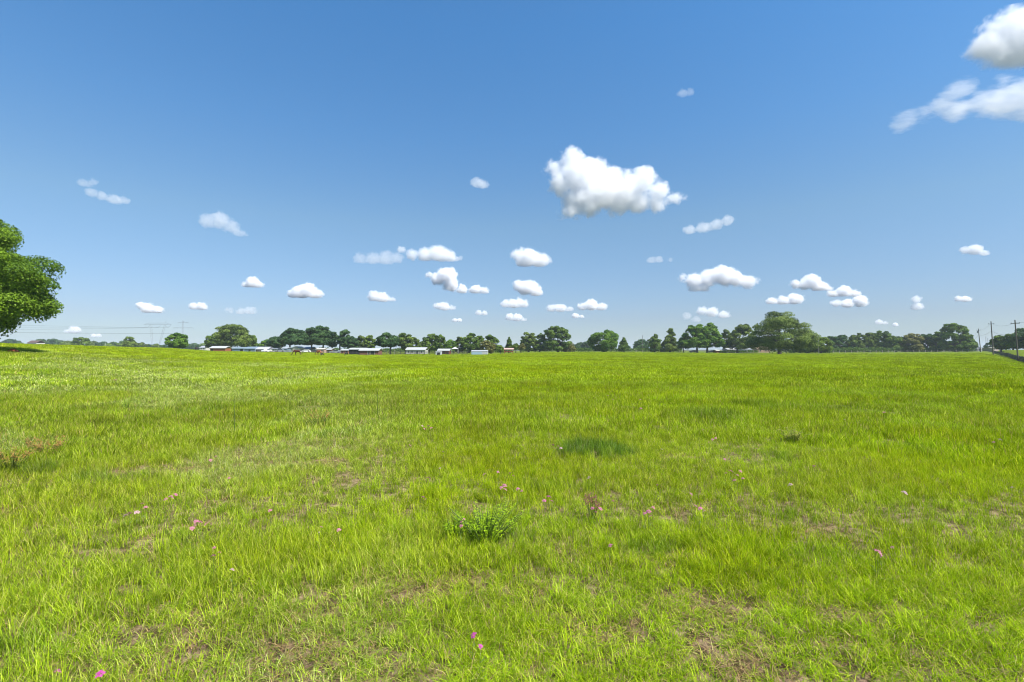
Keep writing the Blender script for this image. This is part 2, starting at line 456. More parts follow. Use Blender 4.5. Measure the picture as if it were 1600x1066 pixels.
def build_grass():
    P = []
    # names sort alphabetically: that is the index order of the collection
    P.append(tuft_mesh('grass_a', 30, 0.07, 0.05, 0.15, 0.0038, M_blade, 0.65, seed=1))
    P.append(tuft_mesh('grass_b', 26, 0.08, 0.05, 0.18, 0.0036, M_blade, 1.0, seed=2))
    P.append(tuft_mesh('grass_c', 34, 0.09, 0.03, 0.12, 0.0036, M_blade, 1.2, seed=3, strawp=.12))
    P.append(tuft_mesh('grass_d', 16, 0.06, 0.09, 0.22, 0.0042, M_blade, 0.6, seed=4))
    P.append(tuft_mesh('grass_e', 80, 0.22, 0.07, 0.22, 0.0085, M_blade, 0.5, seg=2, seed=5))
    P.append(tuft_mesh('grass_f', 80, 0.24, 0.06, 0.25, 0.0080, M_blade, 0.75, seg=2, seed=6))
    P.append(tuft_mesh('grass_g', 150, 0.55, 0.07, 0.24, 0.022, M_blade, 0.5, seg=2, seed=7))
    P.append(tuft_mesh('grass_h', 150, 0.60, 0.06, 0.28, 0.020, M_blade, 0.7, seg=2, seed=8))
    out = []
    specs = [  # r0, r1, density, power, kinds, probs
        (1.2, 5.5, 380, 0.0, [0, 1, 2, 3], [.36, .26, .24, .14]),
        (5.5, 12, 200, 0.5, [0, 1, 2, 3], [.38, .28, .2, .14]),
        (11, 30, 30, 0.8, [4, 5], [.55, .45]),
        (28, 70, 5.0, 0.8, [6, 7], [.55, .45]),
        (68, 300, 2.0, 0.75, [6, 7], [.55, .45])]
    Xs = []; Ys = []; I = []; SC = []; 
    for r0, r1, dn, pw, kinds, pr in specs:
        x, y = ring_points(r0, r1, dn, 78 if r0 < 5 else 70 if r0 < 8 else 62 if r0 < 20 else 54, pw)
        Xs.append(x); Ys.append(y); I.append(RNG.choice(kinds, len(x), p=pr)); SC.append(np.ones(len(x)))
    X = np.concatenate(Xs); Y = np.concatenate(Ys); I = np.concatenate(I)
    # the meadow ends at the tree line and at the fence on the right
    px = 800 + F * X / np.maximum(Y, .5)
    D1 = np.interp(px, TT[:, 0], TT[:, 1])
    rr0 = np.sqrt(X*X + Y*Y); fade = 1 - sstep(120, 300, rr0)
    bare = bare_mask(X, Y); dark = dark_mask(X, Y); pale = pale_mask(X, Y)
    clump = fbm(X * 0.8, Y * 0.8, 3, 41)
    fine = fbm(X * 3.1, Y * 3.1, 2, 55)
    big = fbm(X / 9, Y / 16, 3, 61)
    keep = (RNG.random(len(X)) < fade) & (RNG.random(len(X)) > bare * 0.48) & (Y < D1 + 25) & (RNG.random(len(X)) > 0.45 * sstep(.55, .3, clump))
    X, Y, I, bare, dark, pale, clump, fine, big = [a[keep] for a in (X, Y, I, bare, dark, pale, clump, fine, big)]
    n = len(X)
    r = np.sqrt(X*X + Y*Y)
    near = 1 - sstep(3.0, 4.4, Y + 0.35*(fbm(X*.9, Y*.9, 3, 71) - .5) * 4)     # short trodden sward at the bottom of the picture
    px = 800 + F * X / np.maximum(Y, .5)
    near = near * sstep(250, 650, px + 200 * (fine - .5))
    h = (0.70 + 0.75 * clump) * (1 - 0.45 * near) * (1 - 0.55 * bare) * (1 + 0.55 * dark) * (1 - 0.35 * pale) * (0.85 + 0.3 * RNG.random(n))
    sc = np.stack([0.9 + 0.35*RNG.random(n), 0.9 + 0.35*RNG.random(n), h], 1)
    mott = fbm(X / 3.6, Y / 1.9, 3, 81)
    lum = (1.04 + 0.35 * (fine - .5) + 0.4 * (big - .5) + 0.5 * (mott - .5) * sstep(5, 14, Y)) * (0.62 + 0.60 * RNG.random(n))
    tint = np.stack([lum * (1.0 + 0.25 * (clump - .5)), lum, lum * 1.0], 1)
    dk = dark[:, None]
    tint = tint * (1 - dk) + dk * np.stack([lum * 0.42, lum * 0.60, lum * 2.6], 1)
    pl = (pale * 0.9)[:, None]
    tint = tint * (1 - pl) + pl * np.stack([lum * 1.16, lum * 1.06, lum * 12.0], 1)
    ne = (near * .45)[:, None]
    tint = tint * (1 - ne) + ne * np.stack([lum * 0.85, lum * .96, lum * 2.2], 1)
    rot = RNG.random(n) * 2*np.pi
    tilt = (RNG.random((n, 2)) - .5) * 0.35
    scatter('grass', X, Y, I, sc, rot, tint, tilt, P, 'bright yellow green meadow grass covering the whole field')
    # dry thatch lying between the tufts
    Q = [tuft_mesh('dry_a', 26, 0.13, 0.03, 0.09, 0.0045, M_dry, 0.5, seg=2, flat=0.7, tone=(0, .8), strawp=.1, seed=11),
         tuft_mesh('dry_b', 24, 0.14, 0.03, 0.11, 0.0040, M_dry, 0.8, seg=2, flat=0.5, tone=(0, .8), strawp=.1, seed=12),
         tuft_mesh('dry_c', 8, 0.06, 0.06, 0.16, 0.0035, M_dry, 0.7, seg=3, flat=0.1, tone=(.2, .8), strawp=.1, seed=13)]
    x, y = ring_points(1.2, 13, 75, 72, 0)
    b = bare_mask(x, y); p_ = pale_mask(x, y)
    px = 800 + F * x / np.maximum(y, .5)
    k = RNG.random(len(x)) < np.clip(0.10 + 0.9 * b + 0.25 * p_ + 0.35 * (1 - sstep(3, 4.6, y)) * sstep(250, 600, px), 0, 1)
    x, y = x[k], y[k]; n = len(x)
    I = RNG.choice([0, 1, 2], n, p=[.5, .42, .08])
    lum = 0.75 + 0.5 * RNG.random(n)
    scatter('dry_grass', x, y, I, np.stack([1 + .3*RNG.random(n)]*2 + [0.8 + .4*RNG.random(n)], 1), RNG.random(n)*6.28,
            np.stack([lum, lum*.96, lum*.95], 1), (RNG.random((n, 2)) - .5)*.3, Q, 'straw coloured dry thatch lying in the bare patches', dz=0.004)
build_grass()

# ---------------------------------------------------------------- trees
def crown_arrays(rx, ry, z0, z1, kind, nleaf, leaf, g, ncm=1.0, frm=1.0):
    """leaf quads gathered in clumps over an uneven envelope; returns verts, tones, clump centres"""
    rz = (z1 - z0)
    C = []; R = []
    vol = (rx * ry * rz) ** (1/3)
    if kind in ('oak', 'round', 'tall'):
        nc = int({'oak': 110, 'round': 80, 'tall': 70}[kind] * ncm)
        fr = {'oak': 0.21, 'round': 0.24, 'tall': 0.25}[kind] * frm
        prof = {'oak': 0.30, 'round': 0.42, 'tall': 0.40}[kind]
        amp = {'oak': 0.34, 'round': 0.20, 'tall': 0.42}[kind]
        # lobes that bulge or notch the outline
        lob = [(g.normal(size=3), g.uniform(-amp, amp*0.55)) for _ in range(9)]
        k = 0
        while k < nc:
            u = g.normal(size=3); u /= np.linalg.norm(u)
            rr = g.uniform(0.35, 1.0) ** 0.55
            if k < nc * 0.72: rr = g.uniform(0.80, 1.0)
            s = 1.0
            for a, am in lob:
                a = a / np.linalg.norm(a); s += am * max(0, float(u @ a))**4
            z = u[2] * rr
            zz = z * (1 - prof) if z > 0 else z * prof
            zc = z0 + rz * (prof + zz * s * (0.90 if z > 0 else 0.95))
            wd = 1 + (0.45 * max(0, -u[2]) if kind == 'oak' else 0)
            c = np.array([u[0]*rr*s*rx*0.86*wd, u[1]*rr*s*ry*0.86*wd, zc])
            r_ = fr * min(rx, ry, rz*0.9) * g.uniform(0.65, 1.3)
            if c[2] - r_*0.5 < z0: c[2] = z0 + r_*0.5
            if c[2] + r_*0.75 > z1: c[2] = z1 - r_*0.75
            C.append(c); R.append(np.array([r_*1.18, r_*1.18, r_*0.78])); k += 1
    elif kind == 'conifer':
        nc = 46
        for k in range(nc):
            t = (k + g.random()) / nc
            w = (1 - t) ** 0.8 * (0.75 + 0.35 * g.random()) + 0.06
            an = g.random() * 6.28; q = g.uniform(0.3, 0.85) * w
            r_ = (0.30 * w + 0.06) * min(rx, ry) * g.uniform(0.8, 1.2) + 0.15
            C.append(np.array([math.cos(an)*q*rx, math.sin(an)*q*ry, z0 + t*rz*0.93 + r_*.3])); R.append(np.array([r_*1.2, r_*1.2, r_*0.8]))
    else:   # 'low': bushy mass to the ground
        nc = 30
        for k in range(nc):
            an = g.random()*6.28; q = math.sqrt(g.random())*0.82
            top = math.sqrt(max(0.05, 1 - q*q)) * g.uniform(.55, 1.0)
            r_ = 0.30 * min(rx, ry, rz) * g.uniform(.8, 1.3)
            C.append(np.array([math.cos(an)*q*rx, math.sin(an)*q*ry, z0 + max(r_*.4, top*rz - r_*.7)])); R.append(np.array([r_*1.2, r_*1.2, r_]))
    C = np.array(C); R = np.array(R)
    # stretch the clumps so that the crown fills its measured width and height
    C[:, 2] = z0 + (C[:, 2] - z0) * (z1 - z0 - R[:, 2].mean()) / max(1e-3, (C[:, 2].max() - z0))
    C[:, 0] *= (rx - R[:, 0].mean()*.8) / max(1e-3, np.abs(C[:, 0]).max())
    w = R[:, 0]**2; w /= w.sum()
    ci = g.choice(len(C), nleaf, p=w)
    u = g.normal(size=(nleaf, 3)); u[:, 2] = np.where(g.random(nleaf) < 0.6, np.abs(u[:, 2]), u[:, 2]); u /= np.linalg.norm(u, axis=1)[:, None]
    rad = 1.08 - np.abs(g.normal(0, 0.27, nleaf))
    Pn = C[ci] + u * R[ci] * rad[:, None]
    # cull a little below the skirt
    Pn[:, 2] = np.maximum(Pn[:, 2], z0 - 0.02*rz + g.random(nleaf)*0.05*rz)
    nrm = u * 0.8 + g.normal(size=(nleaf, 3)) * 0.55 + np.array([0, 0, 0.25]); nrm /= np.linalg.norm(nrm, axis=1)[:, None]
    a = np.cross(nrm, g.normal(size=(nleaf, 3))); a /= np.linalg.norm(a, axis=1)[:, None]; b = np.cross(nrm, a)
    s = leaf * (0.6 + 0.8 * g.random(nleaf))[:, None]
    p0 = Pn - a*s*0.62; p1 = Pn - b*s*0.34; p2 = Pn + a*s*0.62; p3 = Pn + b*s*0.34
    V = np.stack([p0, p1, p2, p3], 1).reshape(-1, 3)
    ct = g.random(len(C))
    tone = np.clip(0.5 + 0.8*(ct[ci]-.5) + 0.5*(g.random(nleaf) - .5), 0, 1)
    return V, tone, C, R

def tree(name, label, cat, px, x0, x1, ytop, D, kind, mat, base_frac=0.12, nleaf=4000, leaf=0.5, ncm=1.0, frm=1.0, group=None, bend=0.0, trunk_r=None, seed=0, base_dz=0.0, depth_ratio=0.9, X=None):
    g = np.random.default_rng(seed + 1000)
    rnd = random.Random(seed)
    if D > 150: x0 -= .05*(x1 - x0); x1 += .05*(x1 - x0)
    X = gx((x0 + x1) / 2, D) if X is None else X
    zb = tz1(X, D) - 0.05 + base_dz
    top = gz(ytop, D) - zb
    rx = (x1 - x0) / F * D / 2
    root = empty(name, (X, D, zb))
    tag(root, label, cat, group)
    z0 = top * base_frac
    V, tone, C, R = crown_arrays(rx, rx*depth_ratio, z0, top, kind, nleaf, leaf, g, ncm, frm)
    n = len(tone)
    me = raw_mesh('crown', V, np.arange(4*n), np.full(n, 4), [mat])
    at = me.attributes.new('tone', 'FLOAT', 'FACE'); at.data.foreach_set('value', tone.astype(np.float32))
    link('crown', me, root)
    # trunk with limbs reaching into the clumps
    tr = trunk_r or max(0.16, 0.035 * top + 0.01*rx)
    m = MB()
    tx = gx(px, D) - X
    fork = max(z0 * 1.05, top * (0.22 if kind in ('oak', 'round') else 0.45))
    if kind == 'conifer': fork = top * 0.85
    m.tube([(tx, 0, -0.3), (tx, 0, 0.02*top), (tx + bend*.3, 0, fork*.5), (tx + bend, 0, fork)], [tr*1.5, tr*1.1, tr*.85, tr*(.7 if kind != 'conifer' else .2)], 8)
    idx = list(range(len(C))); rnd.shuffle(idx)
    for i in idx[:(14 if kind != 'conifer' else 10)]:
        c = Vector(C[i]); s = Vector((tx + bend, 0, fork * (0.92 if kind != 'conifer' else rnd.uniform(.3, .95))))
        if kind == 'conifer': s.z = min(s.z, c.z)
        mid = s.lerp(c, 0.5) + Vector((rnd.uniform(-.06, .06)*rx, rnd.uniform(-.06, .06)*rx, 0.10*(c - s).length))
        m.tube([s, mid, c], [tr*.5, tr*.3, tr*.10], 5)
    m.build('trunk', M_bark, root, smooth=True)
    return root

def fol(name, d, l, trans=0.33): return leafy(name, tuple(c*1.3 for c in d), tuple(c*1.18 for c in l), trans=trans, rough=0.5, spec=0.12)
FOL = {
 'g': fol('foliage_green', (0.026, 0.062, 0.012), (0.165, 0.245, 0.036)),
 'd': fol('foliage_dark', (0.014, 0.042, 0.018), (0.090, 0.165, 0.050)),
 'y': fol('foliage_yellow_green', (0.055, 0.10, 0.014), (0.20, 0.27, 0.045)),
 'b': fol('foliage_bright_green', (0.030, 0.085, 0.010), (0.16, 0.27, 0.028)),
 's': fol('foliage_sage', (0.026, 0.050, 0.012), (0.19, 0.255, 0.048)),
 'n': fol('foliage_glossy_green', (0.032, 0.080, 0.008), (0.20, 0.31, 0.020)),
 'o': fol('foliage_olive', (0.070, 0.075, 0.018), (0.24, 0.23, 0.070)),
}
# px, x0, x1, ytop, depth, kind, foliage, crown base, leaves, name, label
TREES = [
 (16, 1, 31, 529, 640, 'round', 'd', .0, 'broadleaf_tree', 'hazy dark dome-shaped tree showing under the big tree\'s lowest branches, left of the brown-roofed cottage'),
 (66, 55, 74, 530, 600, 'round', 'd', .0, 'broadleaf_tree', 'hazy dark rounded tree rising just to the right of the brown-roofed cottage'),
 (85, 73, 99, 530, 600, 'round', 'd', .0, 'broadleaf_tree', 'wide flat-topped hazy tree second to the right of the brown-roofed cottage'),
 (107, 97, 120, 532.5, 560, 'low', 's', .0, 'broadleaf_tree', 'low grey-green trees behind the first white car on the far left'),
 (126, 114, 137, 527, 400, 'round', 'g', .0, 'broadleaf_tree', 'fresh green rounded tree standing above the white cars on the far left'),
 (143, 135, 152, 533, 560, 'low', 's', .0, 'broadleaf_tree', 'low greyish scrub tree above the third white car on the far left'),
 (158, 150, 168, 533.5, 560, 'low', 'd', .0, 'broadleaf_tree', 'low dark scrub tree next to the thin pale pole on the far left'),
 (177, 166, 188, 534.5, 560, 'low', 'g', .0, 'broadleaf_tree', 'low bush-like tree between the thin pale pole and the small upright tree'),
 (190, 184, 198, 533, 600, 'low', 'd', .0, 'broadleaf_tree', 'low dark bush against the left side of the small upright tree'),
 (202, 194, 211, 526.5, 380, 'tall', 'y', .0, 'broadleaf_tree', 'small upright yellow-green tree left of the lattice pylons'),
 (221, 213, 229, 535, 420, 'low', 's', .0, 'broadleaf_tree', 'brownish grey low tree just left of the foot of the wide pylon'),
 (234, 228, 241, 538, 500, 'low', 'd', .0, 'broadleaf_tree', 'tiny dark tree at the foot of the wide pylon'),
 (245, 239, 250, 537.5, 500, 'low', 's', .0, 'broadleaf_tree', 'tiny grey tree between the two pylon feet'),
 (254, 250, 260, 538.5, 500, 'low', 'd', .0, 'broadleaf_tree', 'tiny dark tree just left of the round glossy green tree'),
 (276, 261, 291, 520, 210, 'round', 'b', .04, 'broadleaf_tree', 'round glossy deep green tree standing alone in front of the smaller pylon'),
 (300, 291, 312, 536, 700, 'low', 'd', .0, 'broadleaf_tree', 'far dark grove right of the round lone tree'),
 (318, 308, 328, 536.5, 700, 'low', 'g', .0, 'broadleaf_tree', 'far green grove above the pale house left of the red shed'),
 (332, 322, 348, 522, 262, 'round', 'g', .10, 'live_oak', 'darker oak crown tucked behind the left side of the wide oak above the red shed'),
 (361, 334, 389, 506.5, 250, 'oak', 's', .16, 'live_oak', 'wide grey-green dome-shaped oak behind the red shed'),
 (390, 378, 401, 523, 258, 'round', 'g', .14, 'live_oak', 'lower oak crown joined to the right side of the wide dome-shaped oak'),
 (414, 403, 428, 530.5, 300, 'round', 'b', .05, 'broadleaf_tree', 'small bright green tree left of the dark oak grove'),
 (433, 419, 447, 526, 240, 'round', 'd', .28, 'live_oak', 'low dark oak crown at the left end of the dark oak grove'),
 (453, 436, 478, 513, 232, 'oak', 'd', .30, 'live_oak', 'dark spreading oak with its trunk showing just left of the bay horse'),
 (487, 468, 506, 512.5, 236, 'oak', 'd', .30, 'live_oak', 'dark oak with its trunk showing between the two left horses'),
 (505, 486, 521, 509.5, 240, 'oak', 'd', .28, 'live_oak', 'tallest crown of the dark oak grove, right over the chestnut horse'),
 (519, 510, 531, 519, 240, 'round', 'd', .25, 'live_oak', 'dip in the dark oak grove, the lower crown right of its tallest one'),
 (531, 525, 548, 515, 236, 'tall', 'd', .24, 'live_oak', 'ragged open-topped dark oak near the right end of the grove'),
 (550, 540, 561, 525.5, 228, 'round', 'd', .15, 'live_oak', 'low dark green oak over the left end of the long stable'),
 (563, 554, 573, 525, 250, 'tall', 's', .12, 'broadleaf_tree', 'thin pale sunlit tree behind the long stable'),
 (577, 569, 587, 524, 250, 'round', 'y', .10, 'broadleaf_tree', 'light green sunlit tree behind the right end of the long stable'),
 (610, 588, 624, 519, 185, 'oak', 'd', .34, 'live_oak', 'dark green oak with a clear trunk right of the long stable'),
 (634, 621, 647, 521, 215, 'tall', 's', .2, 'broadleaf_tree', 'ragged grey-green tree behind the left end of the white house'),
 (650, 641, 660, 527, 230, 'tall', 's', .1, 'broadleaf_tree', 'low pale scrubby tree over the roof of the white house'),
 (671, 656, 688, 521.5, 235, 'oak', 'g', .1, 'broadleaf_tree', 'full green tree right of the white house'),
 (687, 678, 696, 523, 225, 'tall', 'g', .1, 'broadleaf_tree', 'narrow green tree behind the red-gabled hut'),
 (704, 694, 713, 531, 235, 'round', 'b', .05, 'broadleaf_tree', 'short bright green tree above the white gazebo'),
 (718, 709, 729, 527, 240, 'round', 's', .08, 'broadleaf_tree', 'grey-green rounded tree right of the white gazebo'),
 (733, 720, 747, 520.5, 235, 'tall', 'g', .08, 'broadleaf_tree', 'tallest green tree above the white metal barn'),
 (748, 740, 758, 525, 240, 'tall', 'g', .08, 'broadleaf_tree', 'smaller green tree behind the right end of the white metal barn'),
 (762, 751, 773, 532, 200, 'round', 'o', .05, 'broadleaf_tree', 'yellow olive tree right beside the white metal barn'),
 (770, 756, 781, 523.5, 230, 'oak', 'g', .15, 'broadleaf_tree', 'dark topped tree rising behind the yellow olive tree'),
 (782, 776, 787, 540, 200, 'low', 'y', .0, 'bush', 'little yellow-green bush beside the trunk right of the white metal barn'),
 (795, 789, 802, 526, 250, 'conifer', 'g', .2, 'conifer_tree', 'thin scraggly tree standing over the red timber shelter'),
 (806, 800, 812, 536.5, 245, 'low', 'g', .0, 'bush', 'round green bush to the right behind the red timber shelter'),
 (814, 810, 821, 536, 240, 'low', 'o', .0, 'bush', 'olive bush at the left foot of the three tall ragged trees'),
 (826, 815, 840, 520, 290, 'tall', 's', .05, 'broadleaf_tree', 'leftmost and paler of the three tall ragged trees in the middle'),
 (843, 833, 856, 520, 290, 'oak', 'g', .05, 'broadleaf_tree', 'middle one of the three tall ragged trees in the middle'),
 (872, 850, 893, 509.5, 285, 'oak', 'g', .05, 'broadleaf_tree', 'tallest and widest of the three ragged trees in the middle'),
 (885, 876, 899, 536, 290, 'low', 'o', .0, 'bush', 'low olive thicket right under the widest ragged tree'),
 (905, 894, 917, 535, 520, 'low', 'd', .0, 'broadleaf_tree', 'hazy far grove left of the dense round tree'),
 (917, 908, 928, 533, 500, 'round', 'd', .0, 'broadleaf_tree', 'hazy far tree touching the left side of the dense round tree'),
 (943, 921, 966, 515, 280, 'round', 'b', .03, 'broadleaf_tree', 'dense sunlit round tree standing near the middle of the tree line'),
 (975, 967, 983, 526.5, 290, 'conifer', 'g', .05, 'conifer_tree', 'slim leaning-topped conifer right of the dense round tree'),
 (999, 988, 1014, 530.5, 430, 'round', 'd', .0, 'broadleaf_tree', 'bluish rounded tree left of the two conifers, beside a thin pole'),
 (1023, 1012, 1036, 520.5, 300, 'conifer', 'g', .05, 'conifer_tree', 'shorter conifer of the pair right of the bluish rounded tree'),
 (1047, 1035, 1061, 511.5, 300, 'conifer', 's', .04, 'conifer_tree', 'taller pointed conifer of the pair, beside the broad twin-trunked trees'),
 (1068, 1060, 1076, 530, 285, 'low', 'd', .0, 'bush', 'dark bush at the left foot of the broad bright pair of trees'),
 (1089, 1063, 1109, 507, 280, 'oak', 'b', .18, 'broadleaf_tree', 'broad bright green tree with a dark trunk right of the pointed conifer'),
 (1105, 1090, 1130, 505, 283, 'oak', 'b', .18, 'broadleaf_tree', 'bright green tree crowding the right side of the broad one, with its own trunk'),
 (1136, 1127, 1147, 515, 300, 'tall', 's', .06, 'broadleaf_tree', 'narrow dull tree above the red brick outbuilding'),
 (1152, 1137, 1182, 507, 280, 'oak', 's', .14, 'live_oak', 'grey-green oak over the white shed, left of the largest oak'),
 (1218, 1169, 1268, 485.5, 205, 'oak', 's', .03, 'live_oak', 'largest oak of the tree line, a wide dome with its own shadow on the grass'),
 (1262, 1246, 1280, 524, 262, 'oak', 'g', .04, 'broadleaf_tree', 'mid green tree spilling out from the right side of the largest oak'),
 (1283, 1268, 1298, 526.5, 258, 'round', 'y', .02, 'broadleaf_tree', 'low yellow-green tree behind the pale pole right of the largest oak'),
 (1300, 1289, 1312, 525, 330, 'tall', 'd', .0, 'broadleaf_tree', 'dark narrow tree right after the low yellow-green one'),
 (1318, 1304, 1331, 523.5, 335, 'round', 'd', .0, 'broadleaf_tree', 'rounded dark blue-green tree along the wire fence, left part of the wood'),
 (1337, 1324, 1351, 520, 330, 'tall', 's', .0, 'broadleaf_tree', 'greyish ragged tree along the wire fence, in the left half of the wood'),
 (1357, 1345, 1370, 520, 335, 'tall', 's', .0, 'broadleaf_tree', 'greyish ragged tree just left of the peak of the wood'),
 (1379, 1363, 1395, 516.5, 335, 'oak', 'g', .0, 'broadleaf_tree', 'tree forming the peak of the long wood behind the wire fence'),
 (1400, 1388, 1414, 524, 325, 'round', 'y', .0, 'broadleaf_tree', 'lower lighter green tree just right of the peak of the wood'),
 (1416, 1409, 1425, 525, 335, 'tall', 'd', .0, 'broadleaf_tree', 'small dark gap-filling tree left of the olive-tinged one'),
 (1427, 1411, 1443, 521.5, 320, 'oak', 'o', .0, 'broadleaf_tree', 'olive-tinged tree in the right half of the wood'),
 (1449, 1436, 1462, 521, 330, 'tall', 'd', .0, 'broadleaf_tree', 'dark thin-crowned tree between the olive-tinged tree and the tall one'),
 (1463, 1453, 1478, 518, 325, 'tall', 'g', .0, 'broadleaf_tree', 'sparse tree leaning on the left flank of the tall light-topped tree'),
 (1494, 1472, 1515, 505.5, 310, 'oak', 'g', .02, 'live_oak', 'tall light-topped tree ending the wood beside the utility poles'),
 (1511, 1503, 1523, 529, 315, 'low', 's', .0, 'bush', 'grey-green bush at the right foot of the tall light-topped tree'),
 (1546, 1540, 1553, 536, 420, 'round', 'd', .0, 'broadleaf_tree', 'small dark tree behind the far end of the black fence'),
 (1564, 1553, 1578, 523, 235, 'round', 'g', .06, 'broadleaf_tree', 'grey-green tree on the lawn right of the tall leaning pole'),
 (1583, 1572, 1600, 518.5, 228, 'oak', 'g', .06, 'broadleaf_tree', 'middle tree of the group on the lawn behind the black fence'),
 (1612, 1590, 1650, 510, 225, 'round', 'd', .06, 'broadleaf_tree', 'darkest tree at the frame\'s right edge, behind the nearest utility pole'),
]
for i, (px, x0, x1, yt, D, kind, fo, bf, nm, lab) in enumerate(TREES):
    wpx = x1 - x0; hpx = 550 - yt
    n = int(min(26000, max(1500, wpx * hpx * 14.0)))
    leaf = max(0.34, D / 483 * 1.05)
    big_ = wpx > 40
    if wpx > 60: n = 42000
    tree(nm, lab, {'bush': 'bush'}.get(nm, 'tree'), px, x0, x1, yt, D, kind, FOL[fo], bf, n, leaf, seed=i + 3, ncm=(1.15 if big_ else .9), frm=(.76 if big_ else .9),
         group='trees along the edge of the field')

# the big tree at the left edge
tree('broadleaf_tree', 'large near tree with a glossy green crown cut off by the frame\'s left edge', 'tree', -118, -290, 54, 303, 45, 'oak', FOL['n'],
     base_frac=0.06, nleaf=300000, leaf=0.165, ncm=1.9, frm=0.66, seed=79, trunk_r=0.55)

# undergrowth along the foot of the wood
def undergrowth(name, label, segs, mat, n, leaf):
    g = np.random.default_rng(len(label))
    V = []; 
    px = np.concatenate([g.uniform(a, b, int(n*(b - a)/100)) for a, b, D0, hh in segs]); D = np.concatenate([np.full(int(n*(b - a)/100), D0) for a, b, D0, hh in segs]); H = np.concatenate([np.full(int(n*(b - a)/100), hh) for a, b, D0, hh in segs])
    Y = D + g.uniform(0, 7, len(px)); X = (px - 800)/F*Y
    top = H * (0.45 + 1.0*fbm(X/2.5, Y/2.5, 3, 91)); z = tz(X, Y) + top*np.sqrt(g.random(len(px)))
    P = np.stack([X, Y, z], 1); nrm = g.normal(size=(len(px), 3)) + np.array([0, -.3, .4]); nrm /= np.linalg.norm(nrm, axis=1)[:, None]
    a = np.cross(nrm, g.normal(size=nrm.shape)); a /= np.linalg.norm(a, axis=1)[:, None]; b = np.cross(nrm, a); q = leaf*(.6 + .8*g.random(len(px)))[:, None]
    V = np.stack([P - a*q*.6, P - b*q*.35, P + a*q*.6, P + b*q*.35], 1).reshape(-1, 3)
    me = raw_mesh(name, V, np.arange(len(V)), np.full(len(P), 4), [mat])
    at = me.attributes.new('tone', 'FLOAT', 'FACE'); at.data.foreach_set('value', g.random(len(P)).astype(np.float32)*.7)
    o = link(name, me); tag(o, label, 'undergrowth', kind='stuff')
undergrowth('undergrowth', 'dark tangled undergrowth along the foot of the wood behind the wire fence', [(1232, 1300, 262, 2.0), (1296, 1524, 318, 3.2)], FOL['g'], 4500, .5)
undergrowth('undergrowth', 'low dark scrub beneath the tree line in the middle of the view', [(812, 990, 296, 2.4), (990, 1066, 306, 2.2), (1125, 1185, 290, 1.2)], FOL['g'], 3500, .5)
undergrowth('undergrowth', 'scrub and hedge under the trees behind the farm buildings', [(570, 800, 243, 2.2), (400, 570, 262, 2.0)], FOL['g'], 3500, .45)
undergrowth('undergrowth', 'far hazy scrub line beyond the grass crest on the left', [(-60, 330, 560, 5.0)], FOL['d'], 3500, .9)

# ---------------------------------------------------------------- plain materials
M_black = simple('black_board', (0.018, 0.018, 0.020), 0.7, .3)
M_white_metal = simple('white_metal', (0.44, 0.44, 0.44), 0.35, .06, 2)
M_tin = simple('pale_tin_roof', (0.42, 0.42, 0.43), 0.35, .12, 2, streak=(1, 8, 1))
M_blue = simple('blue_grey_cladding', (0.15, 0.20, 0.26), 0.55, .15, 2)
M_greyroof = simple('grey_roof', (0.30, 0.31, 0.35), 0.6, .15, 2)
M_rust = simple('red_brown_board', (0.24, 0.09, 0.035), 0.75, .25, 2, streak=(6, 6, 1))
M_brownwall = simple('brown_board', (0.13, 0.055, 0.035), 0.8, .3, 2, streak=(6, 6, 1))
M_redpaint = simple('dark_red_paint', (0.20, 0.025, 0.02), 0.6, .2, 2)
M_cream = simple('cream_wall', (0.50, 0.47, 0.40), 0.8, .1, 2)
M_darkin = simple('opening_shade_and_tank', (0.02, 0.02, 0.022), 0.9, .2)  # near-black stands in for shade inside openings; also the tank's own dark colour
M_glass = simple('window_glass', (0.03, 0.04, 0.05), 0.1, .1)
M_wood = simple('weathered_wood', (0.30, 0.27, 0.22), 0.85, .25, 4, streak=(5, 5, 1))
M_pole = simple('pole_wood', (0.12, 0.10, 0.085), 0.85, .3, 4, streak=(5, 5, .5))
M_steel = simple('galvanised_steel', (0.19, 0.20, 0.22), 0.6, .1, 1)
M_cable = simple('cable', (0.05, 0.05, 0.055), 0.6, .1)
M_clay = simple('orange_clay', (0.26, 0.065, 0.02), 0.9, .35, 6, bump=.6)
M_brownroof = simple('brown_shingle', (0.10, 0.06, 0.05), 0.8, .2, 3)
M_paint_w = simple('white_car_paint', (0.75, 0.75, 0.75), 0.25, .03)
M_paint_k = simple('dark_car_paint', (0.02, 0.022, 0.03), 0.25, .1)
M_paint_b = simple('silver_blue_car_paint', (0.22, 0.26, 0.32), 0.25, .05)
M_tyre = simple('tyre_rubber', (0.02, 0.02, 0.02), 0.9, .1)
M_bay = simple('bay_coat', (0.075, 0.022, 0.009), 0.5, .35, 3)
M_chest = simple('chestnut_coat', (0.24, 0.08, 0.025), 0.5, .2, 3)
M_blackcoat = simple('black_coat', (0.02, 0.016, 0.015), 0.5, .2, 3)

